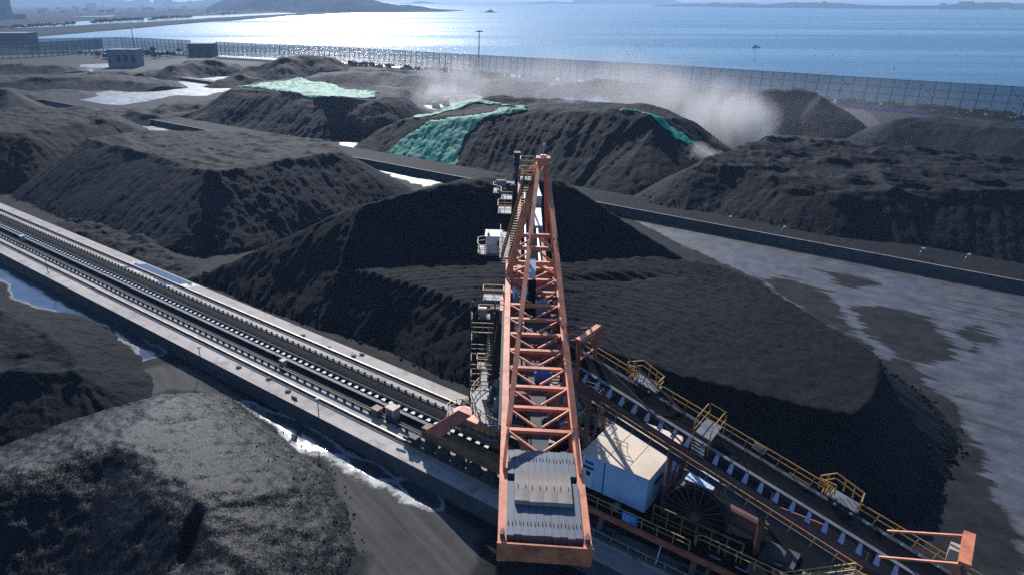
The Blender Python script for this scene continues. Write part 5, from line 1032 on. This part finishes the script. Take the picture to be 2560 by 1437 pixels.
b = MB(); b.railing([W(-17.6, 52.7, DZ), W(-9.6, 52.7, DZ)], 2.1, 1.3, .05); b.beam(W(-17.6, 52.7, DZ + .7), W(-9.6, 52.7, DZ + .7), .06); tpart(b, 'reel_guard', 'yellow_dim')
cn = thing('reel_canopy', W(-15, 57.6, DZ), 'small pale blue corrugated canopy behind the cable reel', 'canopy'); b = MB(); R0 = []
for k in range(9):
    a = -.2 + k * .16; R0.append((56.3 + 2.4 * math.sin(a), 8.55 + .45 * math.cos(a * 1.1)))
for k in range(14):
    sx_ = -16.2 + k * .2; zz_ = .012 * (k % 2)
    for o_, z in R0: b.v.append(tuple(W(sx_, o_, z + zz_)))
for k in range(13):
    for j in range(8): b.f.append((k * 9 + j, k * 9 + j + 1, k * 9 + j + 10, k * 9 + j + 9))
o = b.build('roof_sheet', 'canopy_blue', cn); o.modifiers.new('thick', 'SOLIDIFY').thickness = .04
for s in (-16.1, -13.7):
    for o_ in (56.3, 58.4): b = MB(); b.beam(W(s, o_, DZ), W(s, o_, 8.7), .1); b.build('post', 'dark_steel', cn)
dk = thing('drive_drum', W(-12, 58.5, DZ), 'rust coloured drive drum under the inclined belt beside the cable reel', 'drum'); b = MB(); b.tube([W(-14.8, 56.6, 7.1), W(-8.6, 56.6, 6.3)], .85, 18); b.build('drum', 'rust_brown', dk)
for s in (-14, -9.4): b = MB(); b.box(W(s, 56.6, DZ + .5), (.4, 1.6, 1.0), SO); b.build('saddle', 'dark_steel', dk)
for (s, o_, z, sz, mt) in [(-16.8, 57.4, DZ, (1.0, 2.2, 2.2), 'rust_brown'), (-17.6, 59.2, DZ, (1.4, 1.2, 1.2), 'galv'), (-7.2, 55.6, DZ, (2.8, 2.6, .25), 'dark_steel'), (-4.6, 53.6, DZ, (.9, .8, 1.0), 'light_steel'), (-6.4, 53.0, DZ, (.6, .6, .6), 'rust_brown'), (-26.8, 53.5, DZ, (.9, .8, 1.1), 'rail_yellow'), (-21, 52.4, DZ, (.5, .4, .6), 'light_steel'), (-1, 55.5, DZ, (2.4, 1.6, 1.8), 'dark_steel'), (3.5, 54.8, DZ, (2.0, 2.4, .3), 'dark_steel')]:  # dark steel ones coloured darker for the shade under the belt
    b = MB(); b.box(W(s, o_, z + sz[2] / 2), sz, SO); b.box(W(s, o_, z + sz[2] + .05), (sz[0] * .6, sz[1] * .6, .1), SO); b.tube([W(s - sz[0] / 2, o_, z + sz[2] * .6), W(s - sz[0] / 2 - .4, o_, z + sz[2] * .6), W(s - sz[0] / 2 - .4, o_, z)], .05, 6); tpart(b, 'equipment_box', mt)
for k in range(4): b = MB(); b.box(W(-11.5 + 2.2 * k + (k > 1) * 3, 52.0, DZ + .05), (1.0, .18, .03), SO); tpart(b, 'tread_mark', 'light_steel')
# lower frame, stairs to the ground, end stair landing
def tst(p, q, w=.8): 
    b, sd_ = flight(p, q.copy(), w, n=12); st = tpart(b, 'stair', 'light_steel'); b = MB()
    for k in (-1, 1): b.railing([p + sd_ * k * w / 2, q + sd_ * k * w / 2], 1., 1., .035)
    tpart(b, 'stair_railing', 'rail_yellow', st)
tst(W(-9.8, 49.6, .2), W(-4.6, 50.6, DZ)); tst(W(-6.2, 52.4, DZ), W(-1.6, 52.9, 8.6))
b = MB(); b.box(W(.1, 53.0, 8.5), (3.2, 1.4, .1), SO); l_ = tpart(b, 'landing', 'light_steel'); b = MB(); b.railing([W(-1.4, 52.3, 8.55), W(1.6, 52.3, 8.55), W(1.6, 53.7, 8.55)], 1.1, 1., .035); tpart(b, 'landing_railing', 'yellow', l_)
for s in (-1.2, 1.4): b = MB(); b.beam(W(s, 52.6, DZ), W(s, 52.6, 8.4), .3); tpart(b, 'landing_post', 'rust_brown')
for s in (-12.5, -10.8): b = MB(); b.beam(W(s, 50.4, 0), W(s + .9, 51.2, DZ - .5), .25); tpart(b, 'prop', 'rust_brown')
b = MB(); b.beam(W(-12.3, 50.5, 1.2), W(-10.6, 50.5, 1.2), .15); tpart(b, 'prop_tie', 'rust_brown')
# ================================================================ SMOKE AND HAZE
def smoke(uvz, u2, r, dens, seed, col=(.93, .91, .88), scale=.07, sq=(1, 1, 1), thr=.5):
    """billow in an ellipsoid between two sight points on chosen ground"""
    c_ = np.array(uvz, float); b = MB(); n = 18
    for i in range(n // 2 + 1):
        a = math.pi * i / (n // 2)
        for j in range(n): q = 2 * math.pi * j / n; b.v.append((r[0] * math.sin(a) * math.cos(q), r[1] * math.sin(a) * math.sin(q), r[2] * math.cos(a)))
    for i in range(n // 2):
        for j in range(n): b.f.append((i * n + j, (i + 1) * n + j, (i + 1) * n + (j + 1) % n, i * n + (j + 1) % n))
    m = NT('smoke_%d' % seed); tc = m.n('ShaderNodeTexCoord'); ob = tc.outputs['Object']
    mp = m.n('ShaderNodeMapping'); mp.inputs['Scale'].default_value = tuple(1 / k for k in r); m.l(ob, mp.inputs[0]); ln = m.n('ShaderNodeVectorMath', operation='LENGTH'); m.l(mp.outputs[0], ln.inputs[0])
    fall = m.ramp(ln.outputs['Value'], [(.15, 1.), (.95, 0.)])
    mp2 = m.n('ShaderNodeMapping'); mp2.inputs['Location'].default_value = (seed * 13.7, seed * 5.1, 0); mp2.inputs['Scale'].default_value = sq; m.l(ob, mp2.inputs[0])
    nz = m.noise(mp2.outputs[0], scale, 6, .62, .6)
    k = m.math('MULTIPLY', m.ramp(m.math('MULTIPLY', nz, m.math('ADD', .45, m.math('MULTIPLY', fall, .75))), [(thr - .13, 0.), (thr + .2, 1.)]), fall)
    pv = m.n('ShaderNodeVolumePrincipled'); pv.inputs['Color'].default_value = (*col, 1); pv.inputs['Anisotropy'].default_value = .25; m.l(m.math('MULTIPLY', k, dens), pv.inputs['Density']); m.l(pv.outputs[0], m.out.inputs['Volume'])
    MATS['smoke'] = m.m; o = b.build('smoke', 'smoke'); o.data.transform(mathutils.Matrix.Translation((0, 0, -r[2]))); o.location = tuple(c_); return tag(o, kind='stuff')
def pt(u, v, s0, o0): # point at sight line above track offset o0
    d = ray(u, v); k = o0 / (d[0] * N[0] + d[1] * N[1]); return d * k + np.array((0, 0, H))
smoke(pt(1812, 335, 0, 238), 0, (24, 26, 19), .30, 1, scale=.085, sq=(1, .7, .6), thr=.47)
smoke(pt(1712, 402, 0, 207), 0, (19, 15, 8), .55, 2, scale=.11, sq=(1, .7, .6), thr=.46)
smoke(pt(1690, 262, 0, 285), 0, (62, 40, 18), .06, 3, (.90, .86, .82), scale=.055, sq=(1, .5, .5), thr=.5)
smoke(pt(1140, 205, 0, 330), 0, (42, 34, 24), .085, 4, (.92, .89, .86), scale=.06, sq=(1, .5, .45), thr=.52)
smoke(pt(1380, 190, 0, 370), 0, (150, 60, 26), .015, 5, (.86, .80, .76), scale=.03, sq=(1, .5, .6), thr=.44)
smoke(pt(1455, 262, 0, 225), 0, (20, 9, 6), .22, 6, (.80, .88, 1.0), scale=.13, sq=(1, .7, .5), thr=.5)
smoke(pt(855, 350, 0, 200), 0, (13, 10, 8), .24, 7, scale=.13, sq=(1, .7, .5), thr=.5)
smoke(pt(1120, 240, 0, 268), 0, (28, 20, 10), .14, 8, scale=.09, sq=(1, .6, .5), thr=.51)
smoke(pt(1560, 215, 0, 300), 0, (80, 45, 18), .02, 9, (.84, .79, .76), scale=.05, sq=(1, .5, .6), thr=.46)
smoke(pt(1500, 240, 0, 300), 0, (240, 130, 22), .005, 10, (.88, .86, .85), scale=.02, sq=(1, .6, .6), thr=.42)
# air
m = NT('haze'); pv = m.n('ShaderNodeVolumePrincipled'); pv.inputs['Color'].default_value = (.50, .72, 1.0, 1); pv.inputs['Density'].default_value = .000115; pv.inputs['Anisotropy'].default_value = .1; m.l(pv.outputs[0], m.out.inputs['Volume'])
b = MB(); b.box((0, 7500, 118), (30000, 16200, 250)); tag(b.build('haze', 'haze'), kind='stuff')
